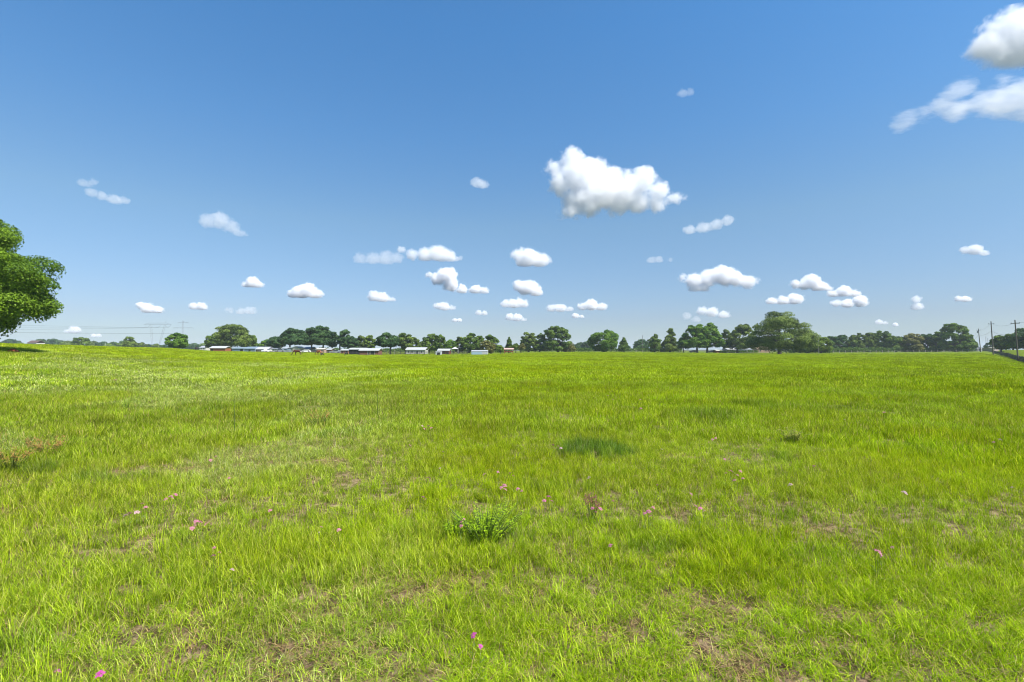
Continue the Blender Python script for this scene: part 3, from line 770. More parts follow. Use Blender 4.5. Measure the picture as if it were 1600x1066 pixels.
# ---------------------------------------------------------------- buildings
def building(name, label, cat, px0, px1, yr, ye, D, wall, roof, depth=6.0, ridge='x', overhang=0.3, base_py=None, openings=(), windows=(), group=None, trim=None, lean=False):
    """px0-px1 wide front at depth D; yr, ye rows of ridge and eave; openings/windows as fractions (u0,u1,v0,v1)"""
    W = (px1 - px0) / F * D; X = gx((px0 + px1)/2, D)
    zb = tz1(X, D) - 0.03 if base_py is None else gz(base_py, D)
    he = gz(ye, D) - zb; hr = gz(yr, D) - zb
    root = empty(name, (X, D, zb)); tag(root, label, cat, group)
    m = MB(); w = W/2 - overhang
    m.box(-w, w, 0, depth, -0.6, he)
    if ridge == 'y' and not lean: m.prism([(-w, he), (w, he), (0, hr - 0.12)], 'y', 0.0, depth)
    m.build('wall', wall, root)
    m = MB(); t = 0.12
    o = overhang
    if lean:      # one slope falling to the back
        m.prism([(-o, hr - t), (-o, hr), (depth + o, he), (depth + o, he - t)], 'x', -W/2, W/2)
    elif ridge == 'x':
        m.prism([(-o, he - .02), (depth/2, hr - t), (depth + o, he - .02), (depth + o, he + t), (depth/2, hr), (-o, he + t)], 'x', -W/2, W/2)
    else:
        m.prism([(-W/2, he - .02), (0, hr - t), (W/2, he - .02), (W/2, he + t), (0, hr), (-W/2, he + t)], 'y', -o, depth + o)
    m.build('roof', roof, root)
    for nm, lst, mt, pr in (('doorway', openings, M_darkin, 0.02), ('window', windows, M_glass, 0.03)):  # doorways are closed dark panels, inner shade put into their colour
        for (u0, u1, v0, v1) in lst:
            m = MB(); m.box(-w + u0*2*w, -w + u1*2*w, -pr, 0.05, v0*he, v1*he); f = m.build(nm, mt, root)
            m = MB(); a, b, c, d = -w + u0*2*w, -w + u1*2*w, v0*he, v1*he; q = 0.07
            m.box(a - q, a, -pr - .02, .03, c, d + q); m.box(b, b + q, -pr - .02, .03, c, d + q); m.box(a, b, -pr - .02, .03, d, d + q)
            m.build('frame', trim or wall, f)
    return root

building('cottage', 'far cottage with brown roof and pale walls showing above the grass crest on the left', 'house', 42, 57, 532, 536, 420, M_cream, M_brownroof, 8, windows=[(.2, .35, .4, .8), (.6, .75, .4, .8)])
building('house', 'pale low house with grey roof left of the red shed', 'house', 311, 322, 540.5, 543.5, 330, M_cream, M_greyroof, 7, windows=[(.2, .4, .4, .8), (.6, .8, .4, .8)])
building('shed', 'rust-red board shed with a white tin roof in front of the wide grey-green oak', 'shed', 327, 353, 540.8, 544.3, 186, M_rust, M_white_metal, 4.0, openings=[(.08, .2, 0, .8)], lean=False)
building('barn', 'blue-grey barn with gently pitched roof, right behind the oak trunk', 'barn', 362, 381, 542.3, 545, 235, M_blue, simple('blue_roof_pale', (.19, .25, .31), .4, .08), 7, openings=[(.72, .98, 0, .8)])
building('barn', 'blue-grey barn with a taller gable, second right of the oak trunk', 'barn', 381, 399, 541.8, 545.2, 232, M_blue, simple('blue_roof', (.18, .24, .29), .4, .08), 7, openings=[(.4, .6, 0, .75)])
building('carport', 'long grey-roofed open carport left of the white parlour', 'carport', 399, 419, 542, 546, 225, simple('shaded_board', (.09, .07, .06), .8, .3), simple('lavender_tin_roof', (.42, .42, .50), .4, .08), 6, openings=[(.05, .3, 0, .8), (.36, .6, 0, .8), (.68, .95, 0, .8)])
building('cabin', 'long white low cabin under the left end of the dark oak grove', 'cabin', 419, 434, 543.6, 545.2, 228, M_white_metal, M_greyroof, 6, windows=[(.1, .2, .4, .8), (.5, .6, .4, .8), (.8, .9, .4, .8)])
building('cabin', 'small blue-grey cabin left of the bay horse under the oaks', 'cabin', 439, 449, 542.5, 544.8, 224, M_blue, simple('bluish_roof', (.34, .38, .44), .4, .08), 5, windows=[(.3, .6, .3, .8)])
building('garage', 'white gabled garage behind the bay horse', 'garage', 455, 467, 541.3, 544.6, 230, M_cream, M_white_metal, 7, ridge='y', openings=[(.3, .7, 0, .7)])
building('house', 'grey-roofed farmhouse between the two left horses', 'house', 466, 486, 542, 545.4, 240, M_cream, M_greyroof, 8, windows=[(.1, .2, .4, .8), (.35, .45, .4, .8), (.75, .87, .4, .8)], openings=[(.55, .65, 0, .8)])
building('cabin', 'pinkish low cabin behind the chestnut horse', 'cabin', 493, 507, 544, 546, 215, simple('pinkish_wall', (.42, .27, .21), .8, .1), M_cream, 5, windows=[(.4, .6, .3, .8)])
building('cabin', 'white-roofed brown cabin between the chestnut horse and the black foal', 'cabin', 509, 518, 544.5, 546.8, 210, M_brownwall, M_white_metal, 5, openings=[(.3, .6, 0, .8)])
building('cabin', 'white-roofed reddish cabin behind the black foal', 'cabin', 531, 545, 545.5, 547.8, 196, simple('reddish_wall', (.24, .10, .07), .8, .2), M_white_metal, 5, openings=[(.15, .3, 0, .8), (.7, .85, 0, .8)])
# the long stable; near-black rear wing wall paints the shade of an open front
building('stable', 'rear stable wing with a white roof and a dark open front', 'stable', 544, 571, 543.6, 546.4, 178, simple('shade_dark_wing_wall', (.035, .035, .04), .8, .3), M_white_metal, 5, openings=[(.04, .22, 0, .85), (.28, .46, 0, .85), (.52, .7, 0, .85)])
building('stable', 'front stable block with white roof, brown plank walls and one open stall', 'stable', 560.5, 592.5, 544.2, 548.2, 166, simple('plank_brown', (.15, .065, .045), .8, .3, 3, streak=(8, 8, 1)), M_white_metal, 5,
         openings=[(.58, .80, 0.0, .92)], windows=[(.44, .5, .1, .9)], trim=M_cream)
building('house', 'white house with a long bright white roof and beige wall among the trees', 'house', 633, 665, 542.8, 547, 206, simple('beige_wall', (.40, .39, .34), .8, .08), M_white_metal, 8, windows=[(.12, .17, .35, .75), (.3, .36, .35, .75), (.55, .64, .1, .7), (.8, .85, .35, .75)])
building('hut', 'hut with a white roof slope and red-brown gable right of the white house', 'hut', 683, 703, 545, 548.3, 188, M_redpaint, M_white_metal, 5, ridge='x', openings=[(.42, .66, 0, .9), (.75, .9, 0, .6)], trim=M_brownwall)
building('storage_box', 'small grey storage box with a dark open front, before the red-gabled hut', 'storage box', 680.5, 689.5, 549, 549.8, 172, simple('pale_grey_panel', (.42, .43, .46), .6, .08), M_tin, 2.2, overhang=.05, openings=[(.25, .8, 0, .8)])
building('metal_barn', 'white metal barn with rounded pale roof and bluish side, alone in the field', 'barn', 736, 762, 547.3, 549.2, 168, M_white_metal, M_white_metal, 5, overhang=.08,
         windows=[], openings=[])
building('outbuilding', 'red brick outbuilding under the dull narrow tree', 'outbuilding', 1119, 1136, 546.6, 548.3, 297, simple('brick_red', (.22, .06, .04), .85, .25, 8), M_cream, 6, windows=[(.2, .3, .3, .8), (.6, .7, .3, .8)])
building('shed', 'white shed under the grey-green oak left of the largest oak', 'shed', 1136, 1151, 544, 546.4, 292, M_white_metal, M_tin, 6, openings=[(.1, .9, 0, .45)])
building('house', 'lavender-white low house behind the left half of the largest oak', 'house', 1160, 1176, 543.8, 546.2, 295, simple('lavender_wall', (.50, .50, .56), .7, .06), M_tin, 8, windows=[(.2, .3, .3, .8), (.6, .7, .3, .8)])
building('house', 'tan house half hidden behind the trunk side of the largest oak', 'house', 1182, 1204, 541.5, 545, 300, simple('tan_wall', (.34, .22, .15), .8, .1), simple('tan_roof', (.30, .20, .15), .8, .1), 8, windows=[(.2, .3, .3, .8), (.6, .7, .3, .8)])
building('house', 'dark-roofed house beside the leaning pole at the end of the field', 'house', 1520, 1535.5, 541, 545, 340, simple('slate_wall', (.14, .15, .18), .7, .1), simple('dark_slate_roof', (.035, .04, .055), .6, .1), 8, windows=[(.2, .35, .3, .8), (.6, .75, .3, .8)])
building('house', 'pinkish beige house on the lawn behind the black fence', 'house', 1551, 1561, 542.6, 543.6, 300, simple('pink_beige_wall', (.48, .38, .34), .8, .08), M_cream, 7, windows=[(.2, .35, .3, .8), (.6, .75, .3, .8)], base_py=547.5)

# bluish long side panel of the metal barn
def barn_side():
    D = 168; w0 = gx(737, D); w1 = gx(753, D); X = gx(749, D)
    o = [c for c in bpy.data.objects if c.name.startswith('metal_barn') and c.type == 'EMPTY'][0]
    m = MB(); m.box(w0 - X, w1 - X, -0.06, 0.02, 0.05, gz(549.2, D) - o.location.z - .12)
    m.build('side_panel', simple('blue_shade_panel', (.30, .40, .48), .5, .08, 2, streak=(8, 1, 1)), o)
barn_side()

# white gazebo
def gazebo(px, D):
    X = gx(px, D); zb = tz1(X, D); root = empty('gazebo', (X, D, zb))
    tag(root, 'white gazebo with a pointed canopy between the hut and the grey-green trees', 'gazebo')
    m = MB(); a = 1.6; m.add([(-a, -a, 2.0), (a, -a, 2.0), (a, a, 2.0), (-a, a, 2.0), (0, 0, 3.0)], [(0, 1, 4), (1, 2, 4), (2, 3, 4), (3, 0, 4), (3, 2, 1, 0)]); m.build('canopy', M_white_metal, root)
    for sx in (-1, 1):
        for sy in (-1, 1):
            m = MB(); m.tube([(sx*1.45, sy*1.45, 0), (sx*1.45, sy*1.45, 2.0)], .06, 6); m.build('post', M_white_metal, root)
gazebo(711, 225)

def shelter(px, D):
    X = gx(px, D); zb = tz1(X, D); root = empty('timber_shelter', (X, D, zb))
    tag(root, 'small open red timber shelter with a pinkish roof under the thin scraggly tree', 'shelter')
    m = MB(); m.prism([(-1.6, 1.75), (0, 2.2), (1.6, 1.75), (1.6, 1.9), (0, 2.35), (-1.6, 1.9)], 'x', -1.9, 1.9); m.build('roof', simple('pink_roof', (.50, .30, .26), .7, .1), root)
    for sx in (-1.6, 1.6):
        for sy in (-1.3, 1.3):
            m = MB(); m.box(sx - .12, sx + .12, sy - .12, sy + .12, 0, 1.85); m.build('post', M_redpaint, root)
    m = MB(); m.box(-1.48, 1.48, -1.36, -1.24, .9, 1.15); m.build('rail', M_redpaint, root)
shelter(795, 190)

def barrel(px, D):
    X = gx(px, D); zb = tz1(X, D); root = empty('water_tank', (X, D, zb)); tag(root, 'little dark upright water tank on the crest between the round tree and the red shed', 'water tank')
    m = MB(); m.tube([(0, 0, -.1), (0, 0, .15), (0, 0, 1.0), (0, 0, 1.15)], [.42, .45, .45, .3], 14); m.build('body', M_darkin, root)
    m = MB(); m.tube([(0, 0, 1.15), (0, 0, 1.25)], [.14, .14], 10); m.build('lid', M_darkin, root)
barrel(307, 175)

# ---------------------------------------------------------------- cars
def car_proto():
    root = empty('parked_car', (0, 0, 0))
    m = MB(); m.prism([(-2.2, .35), (-2.2, .75), (-2.0, .85), (-1.1, .95), (1.9, .98), (2.2, .85), (2.2, .35)], 'y', -.85, .85)
    m.v = [(y if False else x, y, z) for x, y, z in m.v]
    b = m.build('body', M_paint_w, root)
    m = MB(); m.prism([(-1.1, .94), (-.45, 1.42), (1.2, 1.46), (1.8, .96)], 'y', -.72, .72); m.build('roof', M_paint_w, root)
    for s in (-1, 1):
        m = MB(); m.prism([(-.9, 1.0), (-.38, 1.36), (1.1, 1.38), (1.5, 1.0)], 'y', s*.725 - .01, s*.725 + .01); m.build('window', M_glass, root)
    for sx in (-1.35, 1.35):
        for sy in (-.78, .78):
            m = MB(); m.tube([(sx, sy - .1, .33), (sx, sy + .1, .33)], .33, 14); m.build('wheel', M_tyre, root)
    return root
def copy_thing(o, nm=None):
    c = o.copy(); COL.objects.link(c)
    for ch in list(o.children):
        d = ch.copy(); COL.objects.link(d); d.parent = c
    return c
car0 = car_proto()
CARS = [(107.5, 260, 'w', 0.2, 'white car half hidden by the grass crest, nearest to the big tree'),
        (121, 262, 'w', .1, 'white car half hidden by the grass crest, below the fresh green rounded tree'),
        (127, 270, 'w', .5, 'white car behind the crest, second to the right below the fresh green tree'),
        (147, 262, 'w', .15, 'white car half hidden by the grass crest, farthest from the big tree'),
        (417, 200, 'w', 1.3, 'white car end-on at the right end of the long carport'),
        (437, 212, 'b', .2, 'silver-blue car beside the small blue-grey cabin'),
        (472.5, 214, 'k', .1, 'dark car right behind the bay horse'),
        (477.5, 208, 'w', .4, 'white car in front of the grey-roofed farmhouse'),
        (490, 222, 'k', .9, 'dark car left of the pinkish cabin'),
        (524, 205, 'b', .1, 'silver-blue car between the two white-roofed cabins'),
        (1083, 300, 'k', .1, 'dark car parked between the two trunks of the broad bright trees'),
        (1113, 302, 'k', .3, 'dark car left of the red brick outbuilding')]
for i, (px, D, c, rz, lab) in enumerate(CARS):
    o = car0 if i == 0 else copy_thing(car0)
    X = gx(px, D); o.location = (X, D, tz1(X, D)); o.rotation_euler = (0, 0, rz)
    tag(o, lab, 'car', 'cars parked at the farm and along the tree line')
    mt = {'w': M_paint_w, 'k': M_paint_k, 'b': M_paint_b}[c]
    if c != 'w':
        for ch in o.children:
            if ch.name.startswith(('body', 'roof')):
                ch.data = ch.data.copy(); ch.data.materials[0] = mt

# ---------------------------------------------------------------- horses
def skin(name, pts, edges, rad, mat, parent, sub=2):
    me = bpy.data.meshes.new(name); me.from_pydata(pts, edges, []); me.materials.append(mat)
    o = link(name, me, parent)
    md = o.modifiers.new('skin', 'SKIN'); md.use_smooth_shade = True
    for i, r in enumerate(rad): me.skin_vertices[0].data[i].radius = (r, r)
    me.skin_vertices[0].data[0].use_root = True
    s = o.modifiers.new('smooth', 'SUBSURF'); s.levels = sub - 1; s.render_levels = sub - 1
    return o
def horse(px, D, rz, mat, mane, label, graze=True, size=1.0):
    X = gx(px, D); root = empty('horse', (X, D, tz1(X, D)), rz); tag(root, label, 'horse')
    P = [(0.05, 0, 1.12), (.55, 0, 1.2), (-.45, 0, 1.14), (-.72, 0, 1.22)]
    R = [.30, .27, .28, .19]; E = [(0, 1), (0, 2), (2, 3)]
    nk = [(-1.0, 0, .95, .13), (-1.2, 0, .62, .10), (-1.3, 0, .42, .115), (-1.36, 0, .12, .06)] if graze else [(-.95, 0, 1.5, .14), (-1.15, 0, 1.72, .11), (-1.3, 0, 1.68, .11), (-1.55, 0, 1.48, .06)]
    last = 3
    for x, y, z, r in nk:
        P.append((x, y, z)); R.append(r); E.append((last, len(P)-1)); last = len(P)-1
    for s in (-1, 1):
        for ch, st in (([(-.48, .15, .85, .11), (-.50, .16, .52, .06), (-.47, .16, .15, .04), (-.50, .16, .03, .055)], 2), ([(.55, .16, .85, .15), (.45, .17, .70, .09), (.70, .17, .48, .055), (.64, .17, .15, .042), (.61, .17, .03, .055)], 1)):
            last = st
            for x, y, z, r in ch:
                P.append((x, y*s, z)); R.append(r); E.append((last, len(P)-1)); last = len(P)-1
    P = [tuple(c*size for c in p) for p in P]; R = [r*size for r in R]
    skin('body', P, E, R, mat, root)
    m = MB(); m.tube([tuple(c*size for c in p) for p in [(.80, 0, 1.25), (.92, 0, 1.1), (.95, 0, .7), (.92, 0, .42)]], [.04*size, .07*size, .08*size, .02*size], 6); m.build('tail', mane, root)
    top = [(-.62, 0, 1.42), (-.9, 0, 1.12), (-1.14, 0, .8), (-1.24, 0, .56)] if graze else [(-.62, 0, 1.4), (-.82, 0, 1.6), (-1.02, 0, 1.84)]
    m = MB(); m.tube([tuple(c*size for c in p) for p in top], [.05*size]*len(top), 5); m.build('mane', mane, root)
    for s in (-1, 1):
        h = Vector((-1.22, s*.07, .58)) if graze else Vector((-1.18, s*.07, 1.80))
        m = MB(); m.tube([h*size, (h + Vector((.02, s*.03, .14)))*size], [.035*size, .008*size], 5); m.build('ear', mat, root)
horse(465.5, 118, 0.15, M_bay, M_blackcoat, 'bay brown horse grazing with its dark head down, leftmost of the animals', size=1.05)
horse(499, 128, -0.25, M_chest, M_chest, 'light chestnut horse standing before the pinkish cabin', size=.95)
horse(503.5, 121, 1.2, M_blackcoat, M_blackcoat, 'small dark foal lying low beside the chestnut horse', size=.55)
horse(541.5, 142, 1.3, M_blackcoat, M_blackcoat, 'black foal standing end-on left of the long stable', size=.75, graze=True)

# low mound of orange clay in the grass
def mound():
    D = 48; X = gx(20.5, D); z = tz1(X, D)
    vs = []; fs = []; n = 20; k = 7
    for i in range(k):
        t = i/(k-1); r = (1 - t)
        for j in range(n):
            a = 2*math.pi*j/n; w = 1 + .25*noise.noise(Vector((math.cos(a)*1.5, math.sin(a)*1.5, t*2)))
            vs.append((math.cos(a)*r*.62*w, math.sin(a)*r*.45*w, -.1 + .48*(1 - r**2.2) + .05*noise.noise(Vector((a*2, t*5, 1)))))
    for i in range(k-1):
        for j in range(n): fs.append((i*n+j, i*n+(j+1) % n, (i+1)*n+(j+1) % n, (i+1)*n+j))
    m = MB(); m.add(vs, fs); o = m.build('clay_mound', M_clay, smooth=True); o.location = (X, D, z)
    tag(o, 'low mound of bare orange-red clay in the grass near the big tree', 'mound')
mound()

# ---------------------------------------------------------------- fences
def rail_pts(path, h, step=1):
    return [(x, y, tz1(x, y) + h) for x, y in path]
def fence(label, path, hs, ph, pr, rr, mat, pmat, flat=False, cap=100, name='fence'):
    x0, y0 = path[0]; z0 = tz1(x0, y0)
    root = empty(name, (x0, y0, z0)); tag(root, label, 'fence')
    posts = [(x - x0, y - y0, tz1(x, y) - z0) for x, y in path]
    def post(m, p, i):
        q = pr*(1 + .15*math.sin(i*3.7)); hh = ph*(1 + .04*math.sin(i*5.1))
        m.box(p[0]-q, p[0]+q, p[1]-q, p[1]+q, p[2]-.3, p[2]+hh)
    for i, p in enumerate(posts[:cap]):
        m = MB(); post(m, p, i); m.build('post', pmat, root)
    if len(posts) > cap:
        m = MB()
        for i, p in enumerate(posts[cap:]): post(m, p, i)
        o = m.build('post', pmat, root); o['kind'] = 'stuff'
    for h in hs:
        m = MB()
        if flat:
            d = Vector((path[-1][0]-path[0][0], path[-1][1]-path[0][1], 0)).normalized(); nrm = Vector((-d.y, d.x, 0)) * .025
            off = Vector((-d.y, d.x, 0)) * (pr + .03)
            b = rr
            vs = []; fs = []
            for p in posts:
                c = Vector(p) + Vector((0, 0, h)) + off
                vs += [c - nrm - Vector((0, 0, b)), c + nrm - Vector((0, 0, b)), c + nrm + Vector((0, 0, b)), c - nrm + Vector((0, 0, b))]
            for i in range(len(posts)-1):
                a = i*4
                for k in range(4): fs.append((a+k, a+(k+1) % 4, a+4+(k+1) % 4, a+4+k))
            fs += [(3, 2, 1, 0), (a+4, a+5, a+6, a+7)]
            m.add(vs, fs); m.build('rail', mat, root)
        else:
            m.tube([(p[0], p[1], p[2] + h) for p in posts], rr, 4); m.build('wire', mat, root)
    return root
# black board fence running away on the right
pts = []
yy = 92.0
while yy < 420:
    xx = 0.955 * yy + (119.7 - 0.955*113); pts.append((xx, yy)); yy += 2.4/1.383
fence('black four-board fence running away along the right side of the meadow', pts, (.28, .62, .96, 1.28), 1.4, .07, .095, M_black, M_black, flat=True)
# wire fence along the wood
pts = []
px = 985
while px < 1517:
    D = np.interp(px, [985, 1120, 1180, 1300, 1400, 1500, 1520], [300, 303, 285, 284, 286, 302, 305]); pts.append((gx(px, D), D)); px += 9.6
fence('wire fence with weathered grey wooden posts along the foot of the wood', pts, (.4, .75, 1.1), 1.45, .09, .012, M_cable, M_wood)
pts = [(gx(p, np.interp(p, [596, 640, 700, 736], [172, 176, 176, 178])), np.interp(p, [596, 640, 700, 736], [172, 176, 176, 178])) for p in np.arange(596, 737, 7.5)]
fence('dark plank paddock fence between the long stable and the white metal barn', pts, (.35, .75, 1.1), 1.25, .07, .075, simple('dark_plank', (.05, .045, .04), .8, .2), simple('dark_post', (.06, .05, .045), .8, .2), flat=True)
pts = [(gx(p, 200), 200) for p in np.arange(402, 545, 8.0)]
fence('low brown rail fence in front of the cabins under the dark oaks', pts, (.4, .8), 1.0, .07, .06, M_wood, simple('brown_post', (.08, .065, .05), .8, .2), flat=True)

# ---------------------------------------------------------------- poles, pylons and cables
def utility_pole(px_t, px_b, ytop, D, label, r=0.16, arm=True, transformer=False, mat=None, armw=1.1):
    X = gx(px_b, D); zb = tz1(X, D); top = gz(ytop, D) - zb; dx = gx(px_t, D) - X
    root = empty('utility_pole', (X, D, zb)); tag(root, label, 'utility pole')
    m = MB(); m.tube([(0, 0, -.5), (dx*.5, 0, top*.5), (dx, 0, top)], [r*1.0, r*.82, r*.66], 10); m.build('pole', mat or M_pole, root)
    if arm:
        m = MB(); z = top - .9; c = dx*(z/top); m.box(c - .06, c + .06, -armw, armw, z - .06, z + .06); m.build('crossarm', mat or M_pole, root)
        for s in (-1, 0, 1):
            m = MB(); m.tube([(c, s*armw*.9, z + .06), (c, s*armw*.9, z + .28)], [.05, .07], 6); m.build('insulator', M_steel, root)
    if transformer:
        m = MB(); z = top*.86; c = dx*.86; m.tube([(c - .5, 0, z - .6), (c - .5, 0, z - .5), (c - .5, 0, z + .3), (c - .5, 0, z + .4)], [.2, .3, .3, .2], 12); m.build('transformer', M_steel, root)
    return Vector((X + dx, D, zb + top))
p2 = utility_pole(1586.5, 1590.5, 500, 122, 'nearest utility pole, standing in the black fence line at the right edge', .17)
p1 = utility_pole(1549, 1552, 502.3, 172, 'tall leaning utility pole second from the right edge', .20)
p3 = utility_pole(1529, 1532.3, 513.5, 262, 'utility pole carrying a transformer beside the dark-roofed house', .22, transformer=True)
p4 = utility_pole(1518, 1518.5, 527, 420, 'small far utility pole left of the dark-roofed house', .26)
p5 = utility_pole(1540.6, 1540.8, 526, 430, 'thin far pole right of the dark-roofed house, taller of the close pair', .16, arm=False)
p6 = utility_pole(1543.6, 1543.7, 528.5, 470, 'thin far pole right of the dark-roofed house, shorter of the close pair', .16, arm=False)
utility_pole(1279, 1279.2, 524.5, 252, 'pale grey pole standing before the low yellow-green tree', .13, arm=False, mat=M_wood)
utility_pole(1004, 1004.2, 524, 405, 'thin pole rising from the bluish rounded tree', .20, arm=False)
utility_pole(616, 616, 546, 176, 'short pale post by the trunk of the dark green oak', .09, arm=False, mat=M_wood)
utility_pole(164.3, 164.3, 535.5, 330, 'thin pale pole among the low scrub on the far left', .16, arm=False, mat=M_white_metal)
for px, lab in ((1527.5, 'left white gatepost in front of the dark-roofed house'), (1533.2, 'right white gatepost in front of the dark-roofed house')):
    D = 312; X = gx(px, D); m = MB(); m.box(-.25, .25, -.25, .25, -.2, 1.5); m.box(-.33, .33, -.33, .33, 1.5, 1.62); m.prism([(-.33, 1.62), (.33, 1.62), (0, 1.85)], 'x', -.33, .33)
    o = m.build('gatepost', M_white_metal); o.location = (X, D, tz1(X, D)); tag(o, lab, 'gatepost', 'white gateposts')

def cable(a, b, sag, r, label, group='overhead cables'):
    a = Vector(a); b = Vector(b); pts = []
    for i in range(25):
        t = i/24; p = a.lerp(b, t); p.z -= sag*4*t*(1-t); pts.append(p - a)
    m = MB(); m.tube(pts, r, 4); o = m.build('overhead_cable', M_cable); o.location = a
    tag(o, label, 'cable', group)
P0 = Vector((160, 82, 10.2))
for z, nm in ((-.7, 'upper'), (-3.4, 'lower, thicker')):
    for a, b, w in ((P0, p2, 'from the nearest utility pole out of the frame'), (p2, p1, 'between the nearest and the tall leaning utility poles'), (p1, p3, 'between the tall leaning pole and the one with the transformer'), (p3, p4, 'between the transformer pole and the small far pole')):
        cable(a + Vector((0, 0, z)), b + Vector((0, 0, z*.95)), .9, .02 if z > -1 else .035, nm + ' overhead cable ' + w)

def portal_pylon():
    D = 620
    X = gx(246, D); zb = tz1(X, D); root = empty('pylon', (X, D, zb)); tag(root, 'wide lattice pylon with three V strings under its crossarm, left of the round tree', 'pylon')
    Z = lambda py: gz(py, D) - zb
    x = lambda p: gx(p, D) - X
    m = MB()
    zt, zl = Z(504.8), Z(507.2)
    n = 16
    L = x(225); Rr = x(267)
    m.tube([(x(232), 0, zt), (x(262), 0, zt)], 0.112, 4); m.tube([(L, 0, zl), (Rr, 0, zl)], 0.112, 4)
    m.tube([(L, 0, zl), (x(232), 0, zt)], 0.098, 4); m.tube([(Rr, 0, zl), (x(262), 0, zt)], 0.098, 4)
    for i in range(n):
        a = x(232) + (x(262) - x(232))*i/n; b = x(232) + (x(262) - x(232))*(i+1)/n
        m.tube([(a, 0, zl if i % 2 else zt), (b, 0, zt if i % 2 else zl)], 0.063, 4)
    m.build('crossarm', M_steel, root)
    for xt, xb, off in ((236, 240.5, -1), (257.5, 244, 1)):
        m = MB(); top = Vector((x(xt), 0, zl)); bot = Vector((x(xb), off*3.0, 0)); w = 1.0
        for s in (-1, 1): m.tube([top + Vector((s*w, 0, 0)), top.lerp(bot, .45) + Vector((s*w*1.2, 0, 0)), bot + Vector((s*.2, 0, 0))], 0.112, 4)
        for i in range(14):
            f = lambda t: w*(1.2 - t)
            t0, t1 = i/14, (i+1)/14; s = 1 if i % 2 else -1
            m.tube([top.lerp(bot, t0) + Vector((s*f(t0), 0, 0)), top.lerp(bot, t1) + Vector((-s*f(t1), 0, 0))], 0.063, 4)
        m.build('leg', M_steel, root)
    m = MB(); m.tube([(x(257.5), 0, zt), (x(259.5), 0, Z(500.5))], 0.084, 4); m.build('earth_peak', M_steel, root)
    for a, b in ((225, 234.5), (241, 251), (257.5, 267)):
        m = MB(); c = (a + b)/2
        m.tube([(x(a), 0, zl), (x(a) + 1.5, 0, Z(509.8)), (x(c), 0, Z(512))], 0.119, 4); m.tube([(x(b), 0, zl), (x(b) - 1.5, 0, Z(509.8)), (x(c), 0, Z(512))], 0.119, 4)
        m.build('insulator_string', M_steel, root)
portal_pylon()
def tower_pylon():
    D = 760; X = gx(285.5, D); zb = tz1(X, D); root = empty('pylon', (X, D, zb)); tag(root, 'slimmer lattice pylon with two crossarms rising behind the round tree', 'pylon')
    Z = lambda py: gz(py, D) - zb
    top = Z(500.5); m = MB()
    for sx in (-1, 1):
        for sy in (-1, 1): m.tube([(sx*3.4, sy*3.4, 0), (sx*.9, sy*.9, top*.6), (sx*.5, sy*.5, top*.95), (0, 0, top)], 0.112, 4)
    for i in range(16):
        t0, t1 = i/16*.95, (i+1)/16*.95; w = lambda t: np.interp(t, [0, .6, .95], [3.4, .9, .5]); s = 1 if i % 2 else -1
        m.tube([(s*w(t0), -w(t0), top*t0), (-s*w(t1), -w(t1), top*t1)], 0.068, 4)
    m.build('tower', M_steel, root)
    for py, a, b in ((504.3, 277.5, 294.5), (512.6, 270, 302)):
        m = MB(); z = Z(py); w0 = gx(a, D) - X; w1 = gx(b, D) - X
        m.tube([(w0, 0, z), (w1, 0, z)], 0.120, 4); m.tube([(w0, 0, z), (0, 0, z + 1.6)], 0.090, 4); m.tube([(w1, 0, z), (0, 0, z + 1.6)], 0.090, 4)
        for i in range(9):
            q = w0 + (w1 - w0)*i/8; m.tube([(q, 0, z), (q, 0, z + 1.6*(1 - abs(q)/abs(w0)))], 0.060, 4)
        m.build('crossarm', M_steel, root)
        for q in (w0, (w0)*.5, w1*.5, w1):
            m = MB(); m.tube([(q, 0, z), (q, 0, z - 2.4)], 0.090, 4); m.build('insulator', M_steel, root)
tower_pylon()
for (pa, ya, pb, yb, D, r, lab) in ((-160, 503, 230, 512, 620, .07, 'highest faint cable running from the wide pylon out of the frame'),
        (-160, 511, 247, 512, 622, .07, 'faint cable reaching the middle V string of the wide pylon'),
        (-160, 515.6, 262, 512, 624, .07, 'faint cable reaching the right V string of the wide pylon'),
        (-160, 515.5, 276, 521.0, 330, .055, 'darker lower cable passing under the big tree toward the round tree')):
    cable((gx(pa, D), D, gz(ya, D)), (gx(pb, D), D, gz(yb, D)), 0.8, r, lab)

# ---------------------------------------------------------------- wild flowers and weeds
def petal_mat(name, c):
    m, nt, out = new_mat(name)
    p = N(nt, 'ShaderNodeBsdfPrincipled'); p.inputs['Base Color'].default_value = (*c, 1); p.inputs['Roughness'].default_value = .6
    tr = N(nt, 'ShaderNodeBsdfTranslucent'); tr.inputs[0].default_value = (*c, 1)
    ms = N(nt, 'ShaderNodeMixShader'); ms.inputs[0].default_value = .3
    nt.links.new(p.outputs[0], ms.inputs[1]); nt.links.new(tr.outputs[0], ms.inputs[2]); nt.links.new(ms.outputs[0], out.inputs[0]); return m
PET = {'m': petal_mat('magenta_petal', (.52, .07, .34)), 'p': petal_mat('pink_petal', (.54, .16, .30)), 'l': petal_mat('pale_pink_petal', (.50, .19, .26)), 'w': petal_mat('white_petal', (.52, .33, .35)), 'd': petal_mat('brown_seed', (.30, .14, .09))}
M_stem = simple('flower_stem', (.10, .15, .02), .7, .2)
